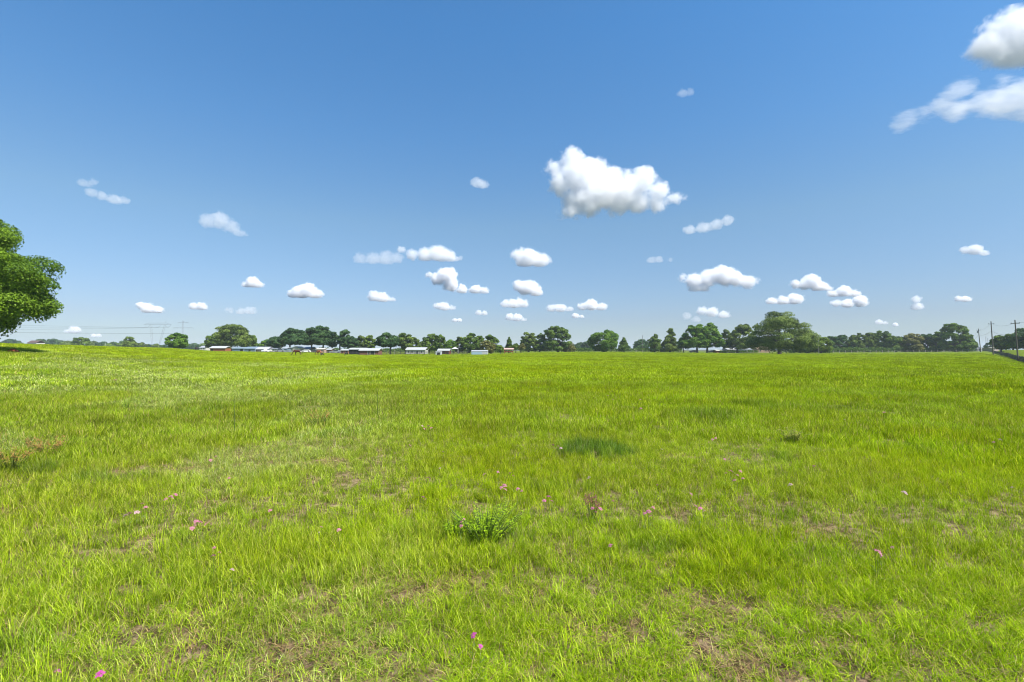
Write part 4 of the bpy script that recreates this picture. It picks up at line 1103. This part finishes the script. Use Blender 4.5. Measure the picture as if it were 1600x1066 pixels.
def head_mesh(k, seed, nf=9, R=.020):
    rnd = random.Random(seed); m = MB()
    for i in range(nf):
        a = i*2.4; q = R*math.sqrt(i/nf); c = Vector((q*math.cos(a), q*math.sin(a), .012*(1 - (q/R)**2) + rnd.uniform(-.002, .004)))
        nrm = Vector((c.x*22, c.y*22, 1)).normalized(); t = nrm.cross(Vector((1, .3, 0))).normalized(); b = nrm.cross(t)
        for j in range(5):
            an = 2*math.pi*j/5 + i; d = t*math.cos(an) + b*math.sin(an); e = nrm.cross(d); r = .0095*rnd.uniform(.85, 1.15)
            m.add([c, c + d*r*.6 + e*r*.42 + nrm*.001, c + d*r + nrm*.002, c + d*r*.6 - e*r*.42 + nrm*.001], [(0, 1, 2, 3)])
    me = m.build('flower_head', PET[k]); d = me.data; bpy.data.objects.remove(me); return d
def stem_mesh(seed, h=1.0):
    rnd = random.Random(seed); m = MB()
    m.tube([(0, 0, 0), (rnd.uniform(-.04, .04), rnd.uniform(-.04, .04), .5), (0, 0, .985)], [.006, .005, .004], 5)
    for z in (.25, .45, .62):
        a = rnd.random()*6.28; d = Vector((math.cos(a), math.sin(a), .5)); e = Vector((-math.sin(a), math.cos(a), 0))*.02; p = Vector((0, 0, z))
        m.add([p, p + d*.08 + e, p + d*.17, p + d*.08 - e], [(0, 1, 2, 3)])
    me = m.build('stem', M_stem); d = me.data; bpy.data.objects.remove(me); return d
HEADS = {(k, i): head_mesh(k, i*7 + ord(k)) for k in 'mplwd' for i in range(2)}
STEMS = [stem_mesh(i) for i in range(3)]
FL = [ # px, py, kind, size, label (None: one of the small ones nothing tells apart)
 (164, 1045, 'm', 1.1, 'bright magenta flower at the very bottom left of the meadow'), (98, 1041, 'p', .8, 'small pink flower to the left of the bright magenta one at the bottom left'),
 (741, 986, 'm', 1.15, 'upper, larger bloom of the magenta pair at the bottom middle'), (751, 1003, 'm', .8, 'lower, smaller bloom of the magenta pair at the bottom middle'),
 (315, 814, 'p', 1.6, 'largest light pink bloom of the cluster of three with a dark stem'), (308, 819, 'p', 1.3, 'middle light pink bloom of the cluster of three with a dark stem'), (303, 823, 'l', 1.4, 'lowest pale bloom of the cluster of three with a dark stem'),
 (337, 865, 'p', 1.2, 'pink flower below the cluster of three'), (338, 852, 'p', .7, 'tiny pink flower just above the one below the cluster of three'), (366, 886, 'w', 1.0, 'whitish flower below and right of the cluster of three'),
 (722, 813, 'p', 1.2, 'upper pink bloom beside the leafy green weed'), (721, 819, 'l', 1.0, 'lower paler bloom beside the leafy green weed'),
 (857, 775, 'm', 1.9, 'big purple-pink flower above the dry brown seed weed'), (925, 792, 'p', 1.3, 'left pink bloom at the foot of the dry brown seed weed'), (937, 793, 'p', 1.5, 'right pink bloom at the foot of the dry brown seed weed'),
 (957, 781, 'p', 1.3, 'pink flower right of the dry brown seed weed'), (1012, 797, 'p', 1.5, 'left bloom of the pink trio right of the dry brown seed weed'), (1019, 791, 'p', 1.2, 'upper bloom of the pink trio right of the dry brown seed weed'), (1015, 804, 'l', 1.0, 'lowest pale bloom of the pink trio right of the dry brown seed weed'),
 (1092, 792, 'p', 1.3, 'pink flower farthest right in the row level with the dry brown seed weed'), (662, 775, 'm', 1.2, 'single rosy flower up and left of the leafy green weed'),
 (953, 849, 'p', 1.2, 'rosy flower at the edge of the trodden dry patch'), (531, 825, 'l', 1.1, 'pale flower, right one of three small ones left of the leafy weed'), (504, 821, 'l', .9, 'pale flower, upper left one of three small ones left of the leafy weed'), (501, 829, 'w', .8, 'whitish flower, lower left one of three small ones left of the leafy weed'),
 (1368, 860, 'l', 1.6, 'brownish pink flower alone in the grass on the lower right'), (1374, 866, 'l', 1.0, 'faded bloom just below the brownish pink one on the lower right'),
 (788, 757, 'l', 1.6, 'dusty pink flower above the leafy green weed'), (789, 763, 'l', 1.4, 'dusty pink bloom hanging just under the one above the leafy weed'), (797, 738, 'l', 1.1, 'pale flower up and right of the dusty pink pair'), (809, 762, 'l', 1.3, 'pale flower right of the dusty pink pair'),
 (270, 775, 'l', 1.6, 'dusty rose flower above the row of pale ones on the left'), (200, 803, 'w', 1.4, 'leftmost of the three whitish flowers in a slanting row on the left'), (217, 798, 'w', 1.4, 'middle of the three whitish flowers in a slanting row on the left'), (225, 785, 'l', 1.2, 'uppermost of the three whitish flowers in a slanting row on the left'),
 (339, 712, 'p', 1.2, None), (331, 718, 'l', 1.2, None), (864, 694, 'l', 1.2, None), (876, 699, 'w', 1.3, None), (872, 696, 'l', 1., None), (920, 745, 'w', 1.3, None), (1112, 686, 'l', 1.2, None), (1140, 735, 'l', 1.4, None),
 (1146, 749, 'l', 1.3, None), (1155, 735, 'l', 1.3, None), (180, 593, 'l', 2.5, None), (183, 591, 'l', 2.2, None), (660, 665, 'w', 1.5, None), (670, 665, 'l', 1.5, None), (674, 668, 'l', 1.4, None), (641, 695, 'l', 1.2, None), (757, 740, 'l', 1.2, None), (778, 736, 'l', 1., None),
 (669, 745, 'l', 1.1, None), (1233, 756, 'w', 1.3, None), (1410, 768, 'w', 1.4, None), (1270, 727, 'l', 1.3, None), (1001, 638, 'l', 1.6, None), (957, 624, 'l', 1.8, None), (1098, 671, 'l', 1.3, None), (1117, 684, 'l', 1.2, None),
 (1033, 701, 'w', 1., None), (1390, 852, 'l', .8, None), (424, 795, 'l', .9, None), (693, 705, 'w', .9, None), (688, 730, 'w', .8, None), (1078, 770, 'l', 1., None), (1026, 756, 'l', .8, None), (1380, 644, 'l', 1.5, None), (1560, 686, 'w', 1.3, None), (1550, 690, 'l', 1.2, None),
 (360, 745, 'l', .8, None), (1180, 700, 'l', .8, None), (1125, 702, 'l', 1., None), (1131, 716, 'l', 1., None), (950, 618, 'w', 1.4, None), (1000, 624, 'l', 1.2, None), (1318, 655, 'w', 1.0, None), (1578, 760, 'w', 1., None), (262, 778, 'l', 1.1, None), (277, 771, 'p', 1.1, None), (206, 800, 'p', 1.1, None), (231, 790, 'l', .9, None), (346, 860, 'p', .8, None), (325, 816, 'p', 1.1, 'small pink bloom at the right tip of the cluster of three'), (309, 812, 'l', 1.0, None), (930, 798, 'm', .8, None), (1006, 800, 'p', .9, None), (1085, 788, 'l', .9, None), (1099, 796, 'l', .9, None), (850, 780, 'p', 1.0, None), (862, 781, 'm', .9, None), (666, 778, 'p', .8, None), (783, 760, 'l', 1.0, None), (802, 742, 'l', .9, None), (815, 765, 'l', .9, None), (1150, 741, 'l', 1.1, None), (1133, 738, 'l', 1.0, None), (1159, 746, 'l', .9, None), (663, 669, 'l', 1.2, None), (1107, 690, 'l', 1.0, None), (725, 809, 'p', .8, None), (1364, 856, 'p', .9, None), (312, 845, 'd', .8, 'dark head standing in for the stem shadow under the cluster of three')]  # last entry: brown head added in place of the dark stem shadow
for i, (px, py, k, sz, lab) in enumerate(FL):
    hh = 0.24 + 0.05*math.sin(i*2.1)
    Y = (CAMZ - hh) * F / (py - H0); X = gx(px, Y); zb = tz1(X, Y)
    Y = (CAMZ - hh - zb) * F / (py - H0); X = gx(px, Y); zb = tz1(X, Y)
    root = empty('wildflower', (X, Y, zb - .01), i*1.3)
    if lab: tag(root, lab, 'flower', 'pink wildflowers in the meadow')
    else: tag(root, 'tiny faded pink or whitish wildflower standing in the middle of the meadow', 'flower', 'small pale wildflowers farther out')
    s = bpy.data.objects.new('stem', STEMS[i % 3]); COL.objects.link(s); s.parent = root; s.scale = (hh, hh, hh)
    h = bpy.data.objects.new('flower_head', HEADS[(k, i % 2)]); COL.objects.link(h); h.parent = root; h.location = (0, 0, hh); f = sz*(.84 if lab else 1.0)*.95; h.scale = (f, f, f)
    h.rotation_euler = (.45, .2*math.sin(i), i)

def weed(px, py, h, w, nst, label, mat_leaf, leaf=.03, nl=26, seed=0, name='leafy_weed', seedy=None):
    g = random.Random(seed); Y = CAMZ*F/(py - H0); X = gx(px, Y); zb = tz1(X, Y)
    root = empty(name, (X, Y, zb)); tag(root, label, 'weed')
    ms = MB(); V = []; T = []
    sd = MB()
    for s in range(nst):
        a = g.random()*6.28; l = g.uniform(.2, 1)*w; top = Vector((math.cos(a)*l, math.sin(a)*l, h*g.uniform(.65, 1.05)))
        b = Vector((math.cos(a)*l*.25, math.sin(a)*l*.25, 0)); mid = b.lerp(top, .5) + Vector((0, 0, h*.1))
        ms.tube([b, mid, top], [.005, .004, .002], 5)
        for j in range(nl):
            t = g.uniform(.15, 1.0); p = b.lerp(mid, t*2) if t < .5 else mid.lerp(top, t*2 - 1)
            an = g.random()*6.28; d = Vector((math.cos(an), math.sin(an), g.uniform(-.1, .6))).normalized(); e = d.cross(Vector((0, 0, 1))).normalized(); r = leaf*g.uniform(.6, 1.3)
            p = p + d*.008
            V += [p, p + d*r*.9 + e*r*.38, p + d*r*2 - Vector((0, 0, r*.3)), p + d*r*.9 - e*r*.38]; T.append(g.random())
        if seedy:
            sd = MB()
            for j in range(16):
                p = mid.lerp(top, g.uniform(.2, 1.05)) + Vector((g.gauss(0, .012), g.gauss(0, .012), g.gauss(0, .01))); r = g.uniform(.004, .008)
                sd.add([p + Vector((r, 0, 0)), p + Vector((-r, r, 0)), p + Vector((-r, -r, 0)), p + Vector((0, 0, r*1.6)), p - Vector((0, 0, r))], [(0, 1, 3), (1, 2, 3), (2, 0, 3), (1, 0, 4), (2, 1, 4), (0, 2, 4)])
            sd.build('seed_head', seedy, root)
    ms.build('stem', M_stem, root)
    n = len(T); me = raw_mesh('leaves', np.array([tuple(v) for v in V]), np.arange(4*n), np.full(n, 4), [mat_leaf])
    at = me.attributes.new('tone', 'FLOAT', 'FACE'); at.data.foreach_set('value', np.array(T, dtype=np.float32)); link('leaves', me, root)
FW = fol('weed_leaf', (.13, .23, .006), (.33, .48, .012)); FW2 = fol('weed_leaf_olive', (.14, .17, .02), (.32, .30, .07)); FW3 = fol('weed_leaf_red', (.18, .13, .03), (.38, .24, .09))
weed(758, 846, .34, .42, 58, 'large leafy bright green weed with deep shade beneath, in the middle foreground', FW, .017, 22, 1)
weed(710, 842, .18, .14, 14, 'smaller leafy weed against the left side of the large leafy one', FW, .018, 26, 2)
weed(925, 812, .30, .10, 9, 'dry brown seed weed with two pink blooms at its foot', FW3, .014, 16, 4, 'seed_weed', PET['d'])
M_seed_o = simple('orange_seed', (.42, .24, .06), .8, .3)
weed(75, 718, .36, .32, 20, 'rusty orange seed weed clump at the left, right one of the pair', FW3, .025, 20, 5, 'seed_weed', M_seed_o)
weed(22, 740, .38, .32, 20, 'yellowish orange seed weed clump at the left edge', FW2, .025, 22, 6, 'seed_weed', M_seed_o)
weed(1240, 695, .28, .34, 22, 'olive yellow weed clump in the grass on the right', FW2, .03, 20, 7)
weed(500, 668, .40, .40, 14, 'yellowish weed clump left of the centre of the meadow', FW2, .03, 16, 8, 'seed_weed', M_seed_o)
weed(70, 598, .45, .8, 20, 'dark green weed clump in the far left of the meadow', FW, .05, 16, 9)
weed(242, 572, 1.0, .25, 6, 'tall dark weed stalk far out on the left', FW, .06, 18, 10)
weed(368, 682, .85, .05, 3, 'thin tall dark weed stalk left of the centre', FW, .02, 14, 11)
weed(591, 652, 1.0, .04, 2, 'thin tall grassy stalk near the centre of the meadow', FW, .02, 10, 12)
weed(870, 640, .7, .05, 3, 'slender dark stalk right of the centre of the meadow', FW, .02, 12, 13)
weed(200, 640, .35, .3, 10, 'small dark green weed clump on the pale grass at the left', FW, .03, 16, 14)

# ---------------------------------------------------------------- clouds
def cloud_mat(L, R, dens, seed, zflat, streak=None, amp=1.45):
    """vapour whose density follows the cloud's lobes (centre x, y, z, radius in metres) and frays with noise"""
    m, nt, out = new_mat('cloud_vapour')
    K = nt.links.new
    tc = N(nt, 'ShaderNodeTexCoord')
    # warp the position a little so that the lobes lose their round outline
    def noise_tex(sc, det, off, rough=.6):
        mp = N(nt, 'ShaderNodeMapping'); mp.inputs['Location'].default_value = (off, off*.7, -off); mp.inputs['Scale'].default_value = (sc, sc, sc)
        if streak: mp.inputs['Rotation'].default_value = (0, streak, 0); mp.inputs['Scale'].default_value = (sc*.38, sc*.8, sc*1.3); mp.vector_type = 'TEXTURE' if False else 'POINT'
        n = N(nt, 'ShaderNodeTexNoise'); n.inputs['Scale'].default_value = 1.0; n.inputs['Detail'].default_value = det; n.inputs['Roughness'].default_value = rough
        K(tc.outputs['Object'], mp.inputs[0]); K(mp.outputs[0], n.inputs['Vector']); return n
    acc = None
    for (x, y, z, r) in L:
        a = N(nt, 'ShaderNodeVectorMath', operation='SUBTRACT'); K(tc.outputs['Object'], a.inputs[0]); a.inputs[1].default_value = (x, y, z)
        b = N(nt, 'ShaderNodeVectorMath', operation='MULTIPLY'); K(a.outputs[0], b.inputs[0]); b.inputs[1].default_value = (1/r, 1/r, 1.12/r)
        c = N(nt, 'ShaderNodeVectorMath', operation='LENGTH'); K(b.outputs[0], c.inputs[0])
        d = N(nt, 'ShaderNodeMath', operation='MULTIPLY_ADD'); K(c.outputs['Value'], d.inputs[0]); d.inputs[1].default_value = -r/R; d.inputs[2].default_value = r/R
        if acc is None: acc = d.outputs[0]
        else:
            e = N(nt, 'ShaderNodeMath', operation='SMOOTH_MAX'); K(acc, e.inputs[0]); K(d.outputs[0], e.inputs[1]); e.inputs[2].default_value = .35; acc = e.outputs[0]
    n1 = noise_tex(1.45/R, 8, seed*3.7, .70)
    q = N(nt, 'ShaderNodeMath', operation='MULTIPLY_ADD'); K(n1.outputs['Fac'], q.inputs[0]); q.inputs[1].default_value = amp; q.inputs[2].default_value = .02 - amp*.5
    f = N(nt, 'ShaderNodeMath', operation='ADD'); K(acc, f.inputs[0]); K(q.outputs[0], f.inputs[1])
    # condensation level: the vapour thins out quickly under a nearly flat base
    sz = N(nt, 'ShaderNodeSeparateXYZ'); K(tc.outputs['Object'], sz.inputs[0])
    fl = N(nt, 'ShaderNodeMapRange'); K(sz.outputs['Z'], fl.inputs['Value']); fl.inputs['From Min'].default_value = zflat - .35*R; fl.inputs['From Max'].default_value = zflat + .1*R
    fl.inputs['To Min'].default_value = -1.2; fl.inputs['To Max'].default_value = 0.0
    f2 = N(nt, 'ShaderNodeMath', operation='ADD'); K(f.outputs[0], f2.inputs[0]); K(fl.outputs[0], f2.inputs[1]); f = f2
    mr = N(nt, 'ShaderNodeMapRange'); mr.interpolation_type = 'SMOOTHSTEP'; K(f.outputs[0], mr.inputs['Value'])
    mr.inputs['From Min'].default_value = .0; mr.inputs['From Max'].default_value = .34; mr.inputs['To Min'].default_value = 0; mr.inputs['To Max'].default_value = dens
    v = N(nt, 'ShaderNodeVolumePrincipled'); v.inputs['Color'].default_value = (.985, .985, .992, 1); v.inputs['Anisotropy'].default_value = 0.0
    K(mr.outputs[0], v.inputs['Density']); K(v.outputs[0], out.inputs['Volume']); return m
def cloud(label, lobes, dens=1.0, base=1000.0, seed=0, streak=None):
    g = random.Random(seed)
    big = max(l[2] for l in lobes)
    if big <= 14:
        ex = []
        for (x, y, r) in lobes:
            for _ in range(2 if r > 3.5 else 1): ex.append((x + g.uniform(-1.1, 1.1)*r, y + g.uniform(-.35, .30)*r, r*g.uniform(.45, .75)))
        lobes = list(lobes) + ex
    yb = max(l[1] + l[2]*.6 for l in lobes); el = max(6.0, H0 - yb)
    D = base * F / el
    k = D / F
    cx = sum(l[0] for l in lobes)/len(lobes); cyy = sum(l[1] for l in lobes)/len(lobes)
    O = Vector(((cx - 800)*k, D, CAMZ + (H0 - cyy)*k))
    import bmesh
    from mathutils import Matrix
    bm = bmesh.new(); vox = max(1.1, max(l[2] for l in lobes)/9) * k
    L = []; R = max(l[2] for l in lobes)*k*(1.2 if max(l[2] for l in lobes) > 11 else 1.4)
    for (x, y, r) in lobes:
        c = ((x - cx)*k, g.uniform(-.35, .35)*r*k, (cyy - y)*k); rr = r*k*(1.22 if r > 11 else 1.45)
        L.append((*c, rr))
        h = rr + .16*R
        bmesh.ops.create_icosphere(bm, subdivisions=2, radius=1.0, matrix=Matrix.Translation(Vector(c)) @ Matrix.Diagonal((h, h, h*.92, 1)))
    me = bpy.data.meshes.new('cloud'); bm.to_mesh(me); bm.free()
    o = link('cloud', me); md = o.modifiers.new('r', 'REMESH'); md.mode = 'VOXEL'; md.voxel_size = vox
    dg = bpy.context.evaluated_depsgraph_get(); me2 = bpy.data.meshes.new_from_object(o.evaluated_get(dg)); o.modifiers.clear()
    o.data = me2; bpy.data.meshes.remove(me); me2.name = 'cloud'
    me2.materials.clear(); zf = min(c[2] - c[3]*.45 for c in L)
    me2.materials.append(cloud_mat(L, R, (dens if dens >= .5 or streak else dens*.55) * 2.3 / R, seed, zf if streak is None else zf - R, streak, 1.75 if dens >= .5 else 2.0))
    o.location = O
    tag(o, label, 'cloud', 'white cumulus clouds')
    return o
CL = [
 ('largest cloud, bright and anvil-shaped, high above the middle trees', 1.5, [(890,247,16),(868,262,13),(857,262,6),(876,285,18),(905,275,26),(930,265,18),(940,300,28),(906,308,22),(890,332,10),(900,342,6),(975,300,26),(1003,282,20),(1000,315,17),(1030,302,15),(1050,310,9),(960,325,12),(920,325,14),(1064,308,4),(874,334,4),(1025,322,10),(955,280,16),(985,276,12),(1072,308,3)]),
 ('big bright cloud cut by the top of the right frame edge', 1.3, [(1556,62,22),(1588,42,32),(1540,76,10),(1548,92,10),(1600,78,22),(1630,45,40),(1570,88,14)]),
 ('ragged thin cloud streaming down-left under the big one at the upper right', .30, [(1503,140,17),(1488,152,13),(1412,188,11),(1430,183,11),(1450,174,12),(1470,166,13),(1492,174,15),(1512,166,16),(1535,158,18),(1560,152,18),(1592,150,24),(1610,172,18),(1578,165,16),(1575,124,12),(1620,140,26),(1540,172,12)]),
 ('small faint slanting cloud right of the largest cloud', .35, [(1079,360,7),(1097,356,7),(1110,353,6),(1123,349,7),(1138,344,7)]),
 ('tiny faint flat cloud below the largest cloud', .25, [(1018,407,5),(1030,406,5),(1048,406,3)]),
 ('broad lens-shaped white cloud over the bright pair of trees', 1.3, [(1066,434,5),(1085,438,10),(1105,435,13),(1127,430,14),(1148,435,12),(1170,440,9),(1087,451,7),(1100,450,7),(1184,440,4)]),
 ('compact round white cloud, upper one of the two stacked left of the largest cloud', 1.0, [(812,398,9),(828,402,14),(845,407,10),(855,408,5),(820,411,9)]),
 ('compact white cloud, second below the round one left of the largest cloud', 1.3, [(810,447,7),(823,449,10),(838,457,8)]),
 ('white cloud, third down in the column left of the largest cloud', .8, [(790,475,6),(803,476,8),(818,475,6),(812,470,5)]),
 ('small white cloud, lowest in the column left of the largest cloud', .9, [(797,495,5),(808,497,6),(818,500,3)]),
 ('flat white cloud left of the other flat one above the ragged middle trees', .7, [(862,482,6),(876,482,7),(890,484,4)]),
 ('bright flat white cloud right above the tallest ragged middle tree', 1.1, [(911,480,6),(924,477,8),(940,481,6)]),
 ('tiny flat white cloud under the two flat ones above the middle trees', .9, [(899,494,4),(909,495,3)]),
 ('bright bent white cloud shaped like a boot, left of the middle', 1.6, [(671,430,4),(684,436,8),(700,430,10),(704,445,9),(722,452,7),(742,454,7),(757,455,6)]),
 ('softly rounded cloud joined by a thin neck to a paler one, above the boot-shaped cloud', .7, [(665,399,10),(683,397,11),(702,402,9),(643,397,7),(627,390,5),(714,404,4)]),
 ('pale hazy cloud on the left end of the softly rounded one', .28, [(563,404,8),(583,405,12),(603,405,11),(620,403,8)]),
 ('small white cloud below the pale hazy one', .9, [(584,463,7),(597,466,8),(610,468,4)]),
 ('small white cloud below the boot-shaped cloud', .8, [(684,478,5),(694,480,7),(706,482,4)]),
 ('tiny white cloud left of the column of small clouds', .5, [(748,489,4),(757,490,4)]),
 ('small round faint cloud alone high in the blue left of the largest cloud', .35, [(744,285,7),(753,288,7)]),
 ('faint tapering cloud high on the left, pointing down to the right', .4, [(323,345,9),(343,344,11),(358,352,9),(370,363,6),(380,367,3)]),
 ('thin streak cloud highest on the left', .28, [(138,299,6),(155,305,6),(173,310,7),(190,313,6)]),
 ('faint wisp just above the thin streak on the left', .16, [(129,286,6),(143,284,5)]),
 ('bright white cloud over the dark oak grove on the left', 1.5, [(455,460,6),(469,458,9),(482,453,9),(492,461,7)]),
 ('small white cloud up and left of the bright one over the oak grove', 1.1, [(385,444,5),(396,442,8),(405,446,5)]),
 ('bright small cloud above the wide pylon', 1.4, [(219,478,5),(229,482,7),(243,485,6),(251,487,3)]),
 ('small white cloud above the gap between the round tree and the wide oak', .9, [(303,479,5),(313,479,6),(321,482,3)]),
 ('faint double cloud above the wide oak with the red shed', .4, [(358,485,4),(375,487,5),(389,486,6),(397,489,3)]),
 ('white cloud left of the largest oak\'s top, flat based', 1.2, [(1206,471,6),(1224,471,7),(1242,468,8)]),
 ('white cloud with a peak, uppermost of the stepped trio above the wood', 1.3, [(1243,444,6),(1258,444,7),(1268,440,9),(1282,447,8),(1296,451,5)]),
 ('white cloud, middle one of the stepped trio above the wood', 1.1, [(1304,460,6),(1319,456,8),(1335,460,6)]),
 ('flat based white cloud, lowest of the stepped trio above the wood', 1.2, [(1307,474,5),(1327,475,7),(1347,471,8)]),
 ('faint two-lobed small cloud standing above the right part of the wood', .5, [(1433,468,5),(1433,480,6)]),
 ('tiny white cloud above the tall light-topped tree', .9, [(1498,467,4),(1510,468,5)]),
 ('small arched cloud high on the right, over the tall light-topped tree', .6, [(1511,391,5),(1525,390,7),(1538,396,5)]),
 ('slanting ragged cloud right above the broad bright pair of trees', .6, [(1098,486,6),(1113,488,7),(1130,493,6)]),
 ('faint wisp low over the pointed conifer', .25, [(1073,494,5),(1088,500,5)]),
 ('tiny faint wisp high above the largest cloud', .15, [(1069,143,6),(1081,140,5)]),
 ('very low white cloud near the horizon right of the big tree', 1.0, [(104,518,3),(117,517,6)]),
 ('tiny pinkish cloud just above the far left scrub', .8, [(147,525,3),(154,525,3)]),
 ('tiny flat cloud just above the right part of the wood', .5, [(1374,504,4),(1384,505,3)]),
 ('tiniest white cloud just above the wood, right of the flat one', .7, [(1399,508,3)]),
 ('tiny white cloud over the white metal barn trees', .9, [(711,501,3),(718,501,3)]),
]
for i, (lab, dn, lobes) in enumerate(CL): cloud(lab, lobes, dn, seed=i + 1, streak=(math.radians(25) if 'streaming' in lab else None))

# ---------------------------------------------------------------- haze: thin even summer air over the plain
m, nt, out = new_mat('summer_air')
v = N(nt, 'ShaderNodeVolumePrincipled'); v.inputs['Color'].default_value = (.80, .88, 1, 1); v.inputs['Density'].default_value = 0.00015
nt.links.new(v.outputs[0], out.inputs['Volume'])
b = MB(); b.box(-5200, 5200, -5200, 5200, -8, 58); o = b.build('haze', m); tag(o, kind='stuff')
